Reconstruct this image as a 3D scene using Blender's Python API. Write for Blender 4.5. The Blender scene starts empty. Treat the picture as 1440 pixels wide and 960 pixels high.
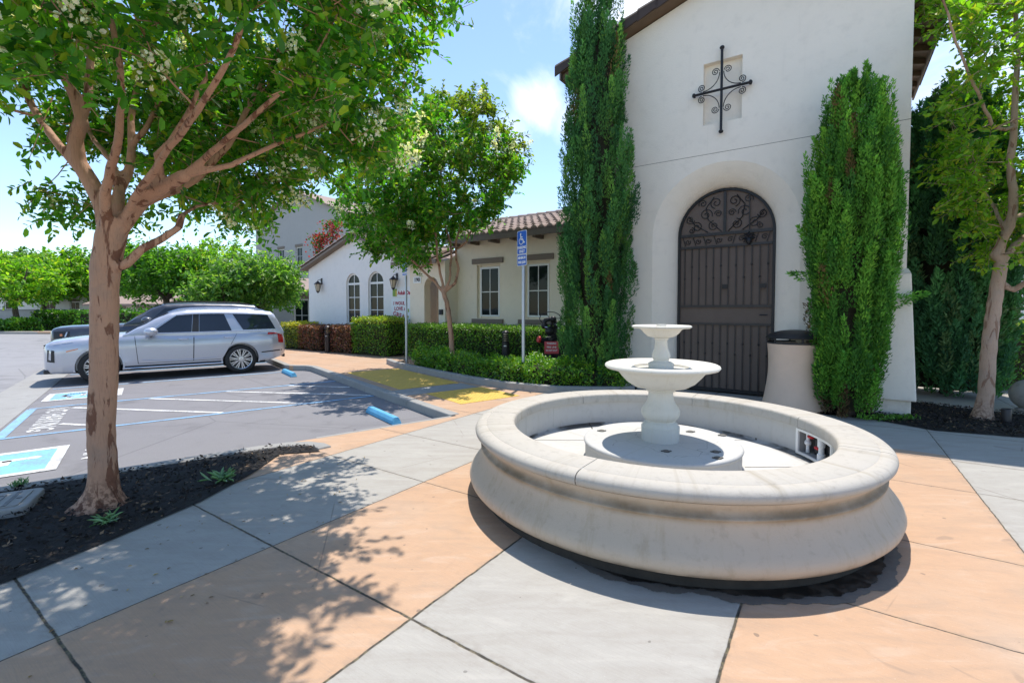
import bpy, bmesh, math, random
import numpy as np
from mathutils import Vector, Matrix
R = math.radians
rnd = random.Random(7)
rng = np.random.default_rng(11)
scene = bpy.context.scene
COL = scene.collection

# ------------------------------------------------------------------ frames of reference
TH = R(34.23); CU, SU = math.cos(TH), math.sin(TH)          # building / paving grid
def U(u, v, z=0.0): return (u*CU + v*SU, -u*SU + v*CU, z)
TL = math.atan2(.613, .79); CL, SL = math.cos(TL), math.sin(TL)   # parking lot
def L(l, w, z=0.0): return (l*CL - w*SL, l*SL + w*CL, z)
def ID(x, y, z=0.0): return (x, y, z)
EYE = 1.6; PITCH = R(2.0); LOT = -0.13
def PX(px, py, depth):
    a = (px-720)/660; b = (458-py)/660
    d = (a, math.cos(PITCH)+b*math.sin(PITCH), b*math.cos(PITCH)-math.sin(PITCH))
    k = depth/d[1]
    return Vector((d[0]*k, depth, EYE+d[2]*k))

# ------------------------------------------------------------------ node helpers
class NT:
    def __init__(s, tree): s.t = tree; s.n = tree.nodes; s.l = tree.links
    def node(s, typ, **kw):
        n = s.n.new(typ)
        for k, v in kw.items(): setattr(n, k, v)
        return n
    def put(s, sock, val):
        if hasattr(val, 'is_output'): s.l.new(val, sock)
        elif val is not None: sock.default_value = val
    def math(s, op, a, b=None, c=None, clamp=False):
        n = s.node('ShaderNodeMath', operation=op, use_clamp=clamp)
        for i, v in enumerate((a, b, c)):
            if v is not None: s.put(n.inputs[i], v)
        return n.outputs[0]
    def vmath(s, op, a, b=None):
        n = s.node('ShaderNodeVectorMath', operation=op)
        s.put(n.inputs[0], a)
        if b is not None: s.put(n.inputs[1], b)
        return n.outputs['Value'] if op in ('DOT_PRODUCT', 'DISTANCE', 'LENGTH') else n.outputs[0]
    def mix(s, fac, a, b, blend='MIX'):
        n = s.node('ShaderNodeMix', data_type='RGBA', blend_type=blend)
        s.put(n.inputs[0], fac); s.put(n.inputs[6], a); s.put(n.inputs[7], b)
        return n.outputs[2]
    def noise(s, vec, scale, detail=4, rough=.55, dist=0.0):
        n = s.node('ShaderNodeTexNoise')
        s.put(n.inputs['Vector'], vec); n.inputs['Scale'].default_value = scale
        n.inputs['Detail'].default_value = detail; n.inputs['Roughness'].default_value = rough
        n.inputs['Distortion'].default_value = dist
        return n.outputs['Fac']
    def ramp(s, fac, lo, hi):
        n = s.node('ShaderNodeMapRange', interpolation_type='SMOOTHSTEP')
        s.put(n.inputs[0], fac); n.inputs[1].default_value = lo; n.inputs[2].default_value = hi
        return n.outputs[0]
    def maprange(s, fac, lo, hi, a, b):
        n = s.node('ShaderNodeMapRange')
        s.put(n.inputs[0], fac); n.inputs[1].default_value = lo; n.inputs[2].default_value = hi
        n.inputs[3].default_value = a; n.inputs[4].default_value = b
        return n.outputs[0]
    def mapping(s, vec, rot=(0, 0, 0), scale=(1, 1, 1), loc=(0, 0, 0)):
        n = s.node('ShaderNodeMapping'); s.put(n.inputs[0], vec)
        n.inputs[1].default_value = loc; n.inputs[2].default_value = rot; n.inputs[3].default_value = scale
        return n.outputs[0]
    def xyz(s, vec):
        n = s.node('ShaderNodeSeparateXYZ'); s.put(n.inputs[0], vec); return n.outputs
    def coord(s, which='Object'): return s.node('ShaderNodeTexCoord').outputs[which]
    def bump(s, h, strength=.3, dist=.01, normal=None):
        n = s.node('ShaderNodeBump'); s.put(n.inputs['Height'], h)
        n.inputs['Strength'].default_value = strength; n.inputs['Distance'].default_value = dist
        if normal is not None: s.put(n.inputs['Normal'], normal)
        return n.outputs[0]
def new_mat(name):
    m = bpy.data.materials.new(name); m.use_nodes = True
    nt = NT(m.node_tree); nt.n.clear()
    out = nt.node('ShaderNodeOutputMaterial'); b = nt.node('ShaderNodeBsdfPrincipled')
    nt.l.new(b.outputs[0], out.inputs[0])
    return m, nt, b, out
def c4(c): return (c[0], c[1], c[2], 1.0)
def sc(c, k): return c4([x*k for x in c[:3]])
def world_pos(nt): return nt.node('ShaderNodeNewGeometry').outputs['Position']

def simple(name, col, rough=.6, metal=0.0, spec=.5, var=.12, vscale=6.0, bump=0.0, bscale=60.0, coat=0.0):
    m, nt, b, _ = new_mat(name)
    co = nt.coord()
    n = nt.noise(co, vscale, 5)
    nt.put(b.inputs['Base Color'], nt.mix(n, sc(col, 1-var), sc(col, 1+var)))
    nt.put(b.inputs['Roughness'], nt.maprange(nt.noise(co, vscale*3, 3), .3, .7, max(0.02, rough-.06), min(1, rough+.06)))
    b.inputs['Metallic'].default_value = metal; b.inputs['Specular IOR Level'].default_value = spec
    b.inputs['Coat Weight'].default_value = coat; b.inputs['Coat Roughness'].default_value = .05
    if bump: nt.put(b.inputs['Normal'], nt.bump(nt.noise(co, bscale, 4), bump, .004))
    return m

def stucco(name, col, bump=.6):
    m, nt, b, _ = new_mat(name)
    p = world_pos(nt)
    big = nt.noise(p, .55, 5, .6); mid = nt.noise(p, 5, 5, .6)
    c = nt.mix(big, sc(col, .92), sc(col, 1.03)); c = nt.mix(nt.ramp(mid, .48, .8), c, sc(col, .90)); c = nt.mix(nt.math('MULTIPLY', nt.ramp(nt.noise(p, 1.7, 6, .7, .7), .50, .68), .5), c, sc(col, .93))
    st = nt.noise(nt.mapping(p, scale=(9, 9, .45)), 1.0, 4, .6)      # rain streaks
    z = nt.xyz(p)[2]
    c = nt.mix(nt.math('MULTIPLY', nt.ramp(st, .60, .80), .10), c, (.30, .26, .22, 1))
    low = nt.math('MULTIPLY', nt.math('SUBTRACT', 1, nt.ramp(z, .0, .45)), nt.ramp(mid, .35, .7))
    c = nt.mix(nt.math('MULTIPLY', low, .35), c, (.33, .29, .24, 1))  # splash dirt at the foot of the wall
    nt.put(b.inputs['Base Color'], c); b.inputs['Roughness'].default_value = .92; b.inputs['Specular IOR Level'].default_value = .2
    h = nt.math('ADD', nt.noise(p, 38, 5, .65), nt.math('MULTIPLY', nt.noise(p, 3.0, 3), .8))
    nt.put(b.inputs['Normal'], nt.bump(h, bump, .012))
    return m

def leaf_mat(name, transl=.50, rough=.45, boost=1.0, spec=.4):
    m, nt, b, out = new_mat(name)
    a = nt.node('ShaderNodeAttribute', attribute_name='tint').outputs['Color']
    n = nt.noise(nt.coord(), 40, 2)
    col = nt.mix(n, nt.vmath('MULTIPLY', a, (1.05*boost,)*3), nt.vmath('MULTIPLY', a, (1.45*boost,)*3))
    nt.put(b.inputs['Base Color'], col); b.inputs['Roughness'].default_value = rough; b.inputs['Specular IOR Level'].default_value = spec
    t = nt.node('ShaderNodeBsdfTranslucent')
    nt.put(t.inputs[0], nt.vmath('MULTIPLY', col, (1.75, 1.95, .62)))
    mx = nt.node('ShaderNodeMixShader'); mx.inputs[0].default_value = transl
    nt.l.new(b.outputs[0], mx.inputs[1]); nt.l.new(t.outputs[0], mx.inputs[2]); nt.l.new(mx.outputs[0], out.inputs[0])
    return m

def lines_dist(nt, x, vals):
    d = None
    for v in vals:
        e = nt.math('ABSOLUTE', nt.math('SUBTRACT', x, v))
        d = e if d is None else nt.math('MINIMUM', d, e)
    return d

def pavement_mat():
    m, nt, b, _ = new_mat('scored_concrete_paving')
    p = world_pos(nt)
    r = nt.mapping(p, rot=(0, 0, TH)); o = nt.xyz(r); u, v = o[0], o[1]
    wob = nt.math('MULTIPLY', nt.math('SUBTRACT', nt.noise(p, 9, 3), .5), .016)
    uw = nt.math('ADD', u, wob); vw = nt.math('ADD', v, wob)
    us = [-7.4, -5.95, -4.52, -3.10, -1.77, -.375, 1.08, 2.50, 3.9, 5.3, 6.7]
    vs = [-7.1, -6.0, -4.5, -3.4, -1.95, -.85, .60, 1.67, 3.10, 4.18, 5.62, 6.69, 8.12, 9.2, 10.6, 11.7]
    # peach / grey bands by u
    band = None
    for lo, hi in ((-30, -4.52), (-3.10, -1.77), (-.375, 1.08), (2.50, 3.9), (5.3, 6.7)):
        t = nt.math('MULTIPLY', nt.math('GREATER_THAN', uw, lo), nt.math('LESS_THAN', uw, hi))
        band = t if band is None else nt.math('MAXIMUM', band, t)
    # the walk under the chapel front and beside the right bed is plain grey
    band = nt.math('MULTIPLY', band, nt.math('LESS_THAN', nt.math('ADD', vw, nt.math('MULTIPLY', nt.math('GREATER_THAN', uw, -4.0), 2.1)), 9.0))
    far = nt.math('MULTIPLY', nt.math('GREATER_THAN', vw, 8.5), nt.math('LESS_THAN', uw, -4.52))
    band = nt.math('MAXIMUM', band, far)
    n1 = nt.noise(p, 1.1, 6, .6); n2 = nt.noise(p, 14, 5, .65); n3 = nt.noise(p, 90, 3, .6)
    broom = nt.noise(nt.mapping(r, scale=(6, 160, 6)), 1.0, 3, .5)
    fade = nt.ramp(nt.noise(p, .75, 5, .6), .44, .70); trowel = nt.noise(nt.mapping(p, rot=(0, 0, .5), scale=(1.2, 5, 1)), 1.6, 6, .65, .8)
    peach = nt.mix(n1, (.43, .268, .168, 1), (.515, .335, .215, 1))
    peach = nt.mix(nt.math('MULTIPLY', fade, .45), peach, (.47, .37, .29, 1))
    grey = nt.mix(n1, (.335, .315, .285, 1), (.405, .385, .350, 1))
    col = nt.mix(band, grey, peach)
    col = nt.mix(nt.math('MULTIPLY', nt.ramp(trowel, .46, .66), .20), col, (.24, .20, .165, 1))
    col = nt.mix(nt.math('MULTIPLY', nt.ramp(nt.math('SUBTRACT', 1, trowel), .52, .70), .16), col, (.58, .54, .48, 1))
    gum = nt.ramp(nt.noise(p, 17, 1, .3), .775, .79); col = nt.mix(nt.math('MULTIPLY', gum, .55), col, (.10, .088, .078, 1))
    hc = nt.node('ShaderNodeTexVoronoi', feature='DISTANCE_TO_EDGE'); hc.inputs['Scale'].default_value = .55; nt.put(hc.inputs['Vector'], nt.vmath('ADD', p, nt.vmath('MULTIPLY', nt.node('ShaderNodeTexNoise').outputs['Color'], (.7, .7, 0)))); hl = nt.math('MULTIPLY', nt.math('SUBTRACT', 1, nt.ramp(hc.outputs['Distance'], .0008, .0028)), nt.ramp(nt.noise(p, .8, 2), .50, .58)); col = nt.mix(nt.math('MULTIPLY', hl, .5), col, (.12, .10, .085, 1))
    pit = nt.ramp(nt.noise(p, 210, 2, .5), .66, .74); col = nt.mix(nt.math('MULTIPLY', pit, .45), col, (.12, .10, .085, 1))
    col = nt.mix(nt.math('MULTIPLY', nt.ramp(n2, .50, .78), .16), col, (.20, .17, .14, 1))
    col = nt.mix(nt.math('MULTIPLY', nt.ramp(n3, .58, .78), .22), col, (.62, .58, .52, 1))
    spots = nt.ramp(nt.noise(p, 3.3, 2, .4, 1.2), .70, .76)
    col = nt.mix(nt.math('MULTIPLY', spots, .30), col, (.16, .13, .11, 1))
    col = nt.mix(nt.math('MULTIPLY', nt.math('SUBTRACT', broom, .45), .55), col, (.2, .18, .16, 1))
    du = lines_dist(nt, uw, us); dv = lines_dist(nt, vw, vs)
    d = nt.math('MINIMUM', du, dv)
    main = nt.math('MINIMUM', lines_dist(nt, vw, [1.67, .60]), lines_dist(nt, uw, [-1.77, -.375]))
    jw = nt.math('SUBTRACT', 1, nt.ramp(d, .002, .007)); jm = nt.math('SUBTRACT', 1, nt.ramp(main, .004, .010))
    j = nt.math('MAXIMUM', jw, jm)
    jc = nt.mix(nt.ramp(nt.noise(p, 25, 3), .45, .65), (.045, .04, .032, 1), (.13, .11, .06, 1))
    col = nt.mix(j, col, jc)
    near = nt.math('SUBTRACT', 1, nt.ramp(d, .01, .07))
    col = nt.mix(nt.math('MULTIPLY', nt.math('MULTIPLY', near, nt.ramp(n2, .4, .65)), .25), col, (.22, .18, .15, 1))
    # wet leak running from the fountain foot
    nt.put(b.inputs['Base Color'], col); b.inputs['Roughness'].default_value = .82; b.inputs['Specular IOR Level'].default_value = .3
    h = nt.math('ADD', nt.math('MULTIPLY', broom, .25), nt.math('MULTIPLY', n3, .25))
    h = nt.math('SUBTRACT', h, nt.math('MULTIPLY', nt.math('SUBTRACT', 1, nt.ramp(d, .0, .016)), 2.0))
    nt.put(b.inputs['Normal'], nt.bump(h, .4, .006))
    return m

def asphalt_mat():
    m, nt, b, _ = new_mat('asphalt')
    p = world_pos(nt)
    n1 = nt.noise(p, .35, 5, .6); n2 = nt.noise(p, 160, 3, .7); n3 = nt.noise(p, 2.2, 5, .6, .6)
    col = nt.mix(n1, (.170, .163, .172, 1), (.232, .224, .232, 1))
    lw = nt.xyz(nt.mapping(p, rot=(0, 0, -TL)))
    aisle = nt.math('LESS_THAN', lw[0], -2.3)
    col = nt.mix(nt.math('MULTIPLY', aisle, .8), col, (.285, .28, .285, 1))
    col = nt.mix(nt.math('MULTIPLY', nt.ramp(n2, .5, .75), .5), col, (.34, .33, .33, 1))
    col = nt.mix(nt.math('MULTIPLY', nt.ramp(n3, .50, .75), .40), col, (.11, .105, .108, 1))
    lane = nt.noise(nt.mapping(p, rot=(0, 0, -TL), scale=(.12, 1.4, 1)), 1.2, 5, .6); col = nt.mix(nt.math('MULTIPLY', nt.ramp(lane, .52, .70), .30), col, (.12, .115, .12, 1))
    oil = nt.ramp(nt.noise(p, .9, 3, .4, .5), .66, .74)
    col = nt.mix(nt.math('MULTIPLY', oil, .4), col, (.07, .066, .067, 1))
    vor = nt.node('ShaderNodeTexVoronoi', feature='DISTANCE_TO_EDGE'); vor.inputs['Scale'].default_value = .35
    nt.put(vor.inputs['Vector'], nt.vmath('ADD', p, nt.vmath('MULTIPLY', nt.node('ShaderNodeTexNoise').outputs['Color'], (.6, .6, 0))))
    crack = nt.math('SUBTRACT', 1, nt.ramp(vor.outputs['Distance'], .002, .006))
    col = nt.mix(nt.math('MULTIPLY', crack, .25), col, (.035, .033, .035, 1))
    nt.put(b.inputs['Base Color'], col); b.inputs['Roughness'].default_value = .85; b.inputs['Specular IOR Level'].default_value = .3
    nt.put(b.inputs['Normal'], nt.bump(n2, .5, .005))
    return m

def kerb_mat():
    m, nt, b, _ = new_mat('kerb_concrete')
    p = world_pos(nt); n1 = nt.noise(p, 2.0, 6, .65); n2 = nt.noise(p, 60, 4, .6)
    col = nt.mix(n1, (.24, .233, .222, 1), (.36, .352, .335, 1))
    col = nt.mix(nt.math('MULTIPLY', nt.ramp(nt.noise(p, 7, 4), .55, .72), .35), col, (.13, .12, .115, 1))
    col = nt.mix(nt.math('MULTIPLY', nt.ramp(n2, .55, .75), .3), col, (.15, .14, .13, 1))
    nt.put(b.inputs['Base Color'], col); b.inputs['Roughness'].default_value = .88
    nt.put(b.inputs['Normal'], nt.bump(n2, .4, .006))
    return m

def paint_mat(name, col, wear=.7):
    m, nt, b, _ = new_mat(name)
    p = world_pos(nt); n = nt.noise(p, 30, 5, .7); n2 = nt.noise(p, 3, 4, .6)
    w = nt.ramp(nt.math('ADD', nt.math('MULTIPLY', n, .6), nt.math('MULTIPLY', n2, .4)), .44, .62)
    nt.put(b.inputs['Base Color'], nt.mix(nt.math('MULTIPLY', w, wear), c4(col), (.20, .195, .20, 1)))
    b.inputs['Roughness'].default_value = .75
    nt.put(b.inputs['Normal'], nt.bump(nt.noise(p, 160, 3, .7), .4, .004))
    return m

def cast_stone(name, base, dirty, warm, amount=.5):
    """cast stone: pale, water-stained in horizontal bands below edges and in runs"""
    m, nt, b, _ = new_mat(name)
    co = nt.coord(); x, y, z = nt.xyz(co)[0:3]
    n1 = nt.noise(co, 2.2, 6, .6); n2 = nt.noise(co, 18, 5, .6); n3 = nt.noise(co, 95, 4, .6)
    ang = nt.math('ARCTAN2', y, x)
    run = nt.node('ShaderNodeCombineXYZ'); nt.put(run.inputs[0], nt.math('MULTIPLY', ang, 9.0)); nt.put(run.inputs[1], nt.math('MULTIPLY', z, 1.6))
    rn = nt.noise(run.outputs[0], 1.6, 6, .7)
    col = nt.mix(n1, sc(base, .92), sc(base, 1.06))
    col = nt.mix(nt.math('MULTIPLY', nt.ramp(rn, .50, .72), .32*amount*2), col, c4(warm))
    col = nt.mix(nt.math('MULTIPLY', nt.ramp(n2, .52, .76), .38*amount), col, c4(dirty))
    col = nt.mix(nt.math('MULTIPLY', nt.ramp(n3, .60, .78), .25), col, c4(dirty))
    nt.put(b.inputs['Base Color'], col); b.inputs['Roughness'].default_value = .78; b.inputs['Specular IOR Level'].default_value = .3
    h = nt.math('ADD', n3, nt.math('MULTIPLY', n2, .5))
    nt.put(b.inputs['Normal'], nt.bump(h, .25, .006))
    return m, nt, b, col, co

def bark_mat(name, pale, patch, grey):
    m, nt, b, _ = new_mat(name)
    co = nt.coord()
    st = nt.mapping(co, scale=(1, 1, .24))
    n1 = nt.noise(st, 11, 5, .6, .8); n2 = nt.noise(st, 3.2, 5, .6); n3 = nt.noise(nt.mapping(co, scale=(1, 1, .12)), 60, 4, .6)
    col = nt.mix(n2, sc(pale, .85), sc(pale, 1.15))
    col = nt.mix(nt.math('MULTIPLY', nt.ramp(nt.noise(co, 4.5, 4), .5, .7), .5), col, c4(grey))
    pm = nt.ramp(n1, .555, .60)
    col = nt.mix(nt.math('MULTIPLY', pm, .85), col, c4(patch))
    col = nt.mix(nt.math('MULTIPLY', nt.ramp(n3, .5, .8), .22), col, sc(patch, .7))
    z = nt.xyz(co)[2]
    foot = nt.math('MULTIPLY', nt.math('SUBTRACT', 1, nt.ramp(z, .05, .34)), nt.ramp(nt.noise(co, 30, 4), .42, .6))
    col = nt.mix(nt.math('MULTIPLY', foot, .8), col, sc(patch, .55))
    nt.put(b.inputs['Base Color'], col); b.inputs['Roughness'].default_value = .7; b.inputs['Specular IOR Level'].default_value = .3
    h = nt.math('SUBTRACT', nt.math('MULTIPLY', n3, .4), nt.math('MULTIPLY', pm, .5))
    fine = nt.noise(nt.mapping(co, scale=(1, 1, .07)), 130, 5, .65); col = nt.mix(nt.math('MULTIPLY', nt.ramp(fine, .50, .72), .30), col, sc(patch, 1.0)); col = nt.mix(nt.math('MULTIPLY', nt.ramp(nt.noise(co, 22, 4, .6), .56, .72), .35), col, sc(grey, .75)); nt.put(b.inputs['Base Color'], col)
    nt.put(b.inputs['Normal'], nt.bump(nt.math('ADD', h, nt.math('MULTIPLY', fine, .5)), .8, .012))
    return m

def glass_mat(name, col=(.02, .025, .03), rough=.03, spec=1.0):
    m, nt, b, _ = new_mat(name)
    n = nt.noise(nt.coord(), 1.5, 3)
    nt.put(b.inputs['Base Color'], nt.mix(n, sc(col, .6), sc(col, 1.5)))
    b.inputs['Roughness'].default_value = rough; b.inputs['Specular IOR Level'].default_value = spec
    b.inputs['IOR'].default_value = 1.5
    nt.put(b.inputs['Normal'], nt.bump(nt.noise(nt.coord(), 2.5, 2), .03, .02))
    return m

def car_paint(name, col, metal=.55, rough=.32):
    m, nt, b, _ = new_mat(name)
    co = nt.coord()
    fl = nt.noise(co, 700, 2)
    dust = nt.ramp(nt.noise(co, 3, 5, .6), .45, .75)
    c = nt.mix(fl, sc(col, .9), sc(col, 1.1)); c = nt.mix(nt.math('MULTIPLY', dust, .12), c, (.45, .42, .38, 1))
    nt.put(b.inputs['Base Color'], c); b.inputs['Metallic'].default_value = metal
    nt.put(b.inputs['Roughness'], nt.maprange(dust, 0, 1, rough, rough+.12))
    b.inputs['Coat Weight'].default_value = 1.0; b.inputs['Coat Roughness'].default_value = .03
    return m

def mulch_mat():
    m, nt, b, _ = new_mat('bark_mulch')
    p = world_pos(nt)
    a = nt.node('ShaderNodeAttribute', attribute_name='tint').outputs['Color']
    n = nt.noise(p, 45, 4, .7)
    nt.put(b.inputs['Base Color'], nt.mix(n, nt.vmath('MULTIPLY', a, (.6, .6, .6)), nt.vmath('MULTIPLY', a, (1.4, 1.4, 1.4))))
    b.inputs['Roughness'].default_value = .9
    nt.put(b.inputs['Normal'], nt.bump(n, .8, .01))
    return m

M = {}
M['pave'] = pavement_mat(); M['asphalt'] = asphalt_mat(); M['kerb'] = kerb_mat()
M['white_paint'] = paint_mat('road_paint_white', (.72, .71, .69), .75); M['blue_paint'] = paint_mat('road_paint_blue', (.22, .43, .66), .70)
M['sky_paint'] = paint_mat('road_paint_pale_blue', (.20, .47, .72), .55)
M['yellow_pad'] = simple('tactile_yellow', (.62, .40, .07), .7, var=.2, vscale=9, bump=.3)
M['stucco'] = stucco('chapel_stucco', (.90, .82, .71)); M['stucco_beige'] = stucco('beige_stucco', (.86, .76, .61)); M['stucco_white'] = stucco('white_stucco', (.88, .84, .79))
M['stucco_grey'] = stucco('grey_stucco', (.46, .44, .42)); M['stucco_tan'] = stucco('tan_stucco', (.50, .44, .36))
M['trim'] = simple('taupe_trim', (.22, .175, .14), .8, var=.1, bump=.2)
M['tile'] = simple('clay_roof_tile', (.30, .22, .18), .85, var=.35, vscale=3.5, bump=.3, bscale=40)
M['tile_dark'] = simple('dark_roof_tile', (.07, .05, .045), .85, var=.3, vscale=4, bump=.3)
M['wood'] = simple('stained_eave_wood', (.135, .085, .05), .7, var=.3, vscale=5, bump=.3)
M['fascia'] = simple('eave_fascia', (.16, .125, .10), .7, var=.15)
M['iron'] = simple('black_iron', (.022, .022, .026), .45, metal=.4, var=.3, vscale=20, bump=.2)
M['bronze'] = simple('dark_bronze_metal', (.045, .042, .045), .42, metal=.5, var=.2)
M['screen'] = simple('woven_door_screen', (.130, .096, .079), .62, var=.15, vscale=2.5, bump=.25, bscale=400)
M['glass'] = glass_mat('window_glass', (.012, .018, .018), .03, .18); M['carglass'] = glass_mat('tinted_glass', (.016, .022, .034), .02, .6)
M['vinyl'] = simple('white_vinyl', (.78, .77, .74), .4, var=.04)
M['leaf'] = leaf_mat('broadleaf'); M['leaf_matte'] = leaf_mat('conifer_spray', .16, .7, spec=.15); M['leaf_hedge'] = leaf_mat('hedge_leaf', .28, .35, spec=.5)
M['petal'] = leaf_mat('white_petals', .4, .8, spec=.1)
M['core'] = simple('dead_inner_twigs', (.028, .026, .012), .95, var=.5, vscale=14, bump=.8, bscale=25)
M['bark'] = bark_mat('peeling_myrtle_bark', (.50, .285, .185), (.165, .062, .034), (.36, .25, .19))
M['bark_pale'] = bark_mat('pale_myrtle_bark', (.46, .32, .24), (.26, .14, .09), (.38, .30, .25)); M['bark_dark'] = bark_mat('dark_bark', (.10, .075, .055), (.06, .04, .03), (.09, .08, .07))
M['mulch'] = mulch_mat()
M['rubber'] = simple('tyre_rubber', (.016, .016, .017), .75, var=.3, bump=.2); M['blackplastic'] = simple('black_plastic', (.02, .02, .022), .5, var=.2)
M['chrome'] = simple('chrome', (.72, .72, .74), .15, metal=1.0, var=.05); M['alloy'] = simple('alloy_wheel', (.62, .62, .64), .28, metal=.9, var=.05)
M['silver'] = car_paint('silver_paint', (.50, .512, .575), .5); M['charcoal'] = car_paint('charcoal_paint', (.045, .05, .065), .4)
M['red_lens'] = simple('red_lens', (.42, .012, .015), .15, var=.1, coat=1.0); M['amber'] = simple('amber_lens', (.75, .20, .03), .2, coat=1.0)
M['lamp_lens'] = simple('headlamp_lens', (.55, .56, .6), .08, metal=.3, coat=1.0)
M['sign_blue'] = simple('sign_blue', (.018, .12, .52), .4, var=.06); M['sign_white'] = simple('sign_white', (.82, .82, .82), .5, var=.04)
M['galv'] = simple('galvanised_steel', (.50, .52, .55), .42, metal=.6, var=.12, vscale=15)
M['red'] = simple('red_enamel', (.55, .025, .03), .35, var=.1); M['pinkred'] = simple('faded_red_plate', (.62, .08, .10), .5, var=.1); M['crimson'] = simple('crimson_ink', (.42, .02, .05), .6)
M['blue_stop'] = simple('blue_wheel_stop_paint', (.10, .36, .58), .7, var=.25, vscale=9, bump=.5, bscale=50)
M['precast'] = simple('tan_precast_concrete', (.74, .545, .41), .85, var=.12, vscale=4, bump=.4, bscale=120)
M['lidgrey'] = simple('polymer_concrete', (.29, .285, .275), .85, var=.15, vscale=8, bump=.4, bscale=90)
M['white_pipe'] = simple('white_plastic_pipe', (.80, .80, .80), .35, var=.04); M['dark_void'] = simple('dark_recess', (.03, .027, .024), .95, var=.4)
M['lantern_glass'] = simple('seeded_amber_glass', (.62, .52, .38), .25, var=.15)
M['cover'] = simple('black_fabric_cover', (.018, .018, .022), .7, var=.3, vscale=9, bump=.5, bscale=12)
def wet_mat():
    m, nt, b, _ = new_mat('wet_algae_film'); p = world_pos(nt)
    n = nt.ramp(nt.noise(p, 9, 6, .7, .6), .40, .66)
    nt.put(b.inputs['Base Color'], nt.mix(n, (.020, .017, .014, 1), (.085, .068, .052, 1))); nt.put(b.inputs['Roughness'], nt.maprange(n, 0, 1, .35, .75)); b.inputs['Specular IOR Level'].default_value = .3; return m
M['damp'] = simple('damp_concrete', (.155, .135, .115), .6, var=.3, vscale=14)
M['wet'] = wet_mat(); M['algae'] = simple('algae_and_gap_shade', (.035, .029, .023), .75, var=.6, vscale=9, bump=.5)  # footing tone is near-black because the shade under the bowl is painted in
M['green_ink'] = simple('green_ink', (.20, .32, .05), .6); M['yellow_ink'] = simple('yellow_ink', (.75, .50, .05), .6)

# ------------------------------------------------------------------ objects
def setp(o, label=None, cat=None, group=None, kind=None):
    if label: o['label'] = label
    if cat: o['category'] = cat
    if group: o['group'] = group
    if kind: o['kind'] = kind
    return o
BASE = {}
def thing(name, label, cat, loc=(0, 0, 0), rotz=0.0, group=None):
    o = bpy.data.objects.new(name, None); COL.objects.link(o)
    o.location = loc; o.rotation_euler = (0, 0, rotz); o.empty_display_size = .2
    BASE[o] = Matrix.Translation(Vector(loc)) @ Matrix.Rotation(rotz, 4, 'Z')
    return setp(o, label, cat, group)
def attach(o, root, world=True):
    if root is None: return o
    o.parent = root
    if world and root in BASE: o.matrix_parent_inverse = BASE[root].inverted()
    return o
def link(name, me, mat, parent=None, world=True):
    o = bpy.data.objects.new(name, me); COL.objects.link(o)
    for m in (mat if isinstance(mat, (list, tuple)) else [mat]): me.materials.append(M[m] if isinstance(m, str) else m)
    return attach(o, parent, world)
def dup(root, loc=None, rotz=None, label=None, delta=None):
    def cp(o, par):
        c = o.copy(); COL.objects.link(c)
        if par is not None: c.parent = par
        for ch in list(o.children):
            cp(ch, c)
        return c
    r = cp(root, None)
    if loc is not None: r.location = loc
    if rotz is not None: r.rotation_euler = (0, 0, rotz)
    if label: r['label'] = label
    return r

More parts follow.
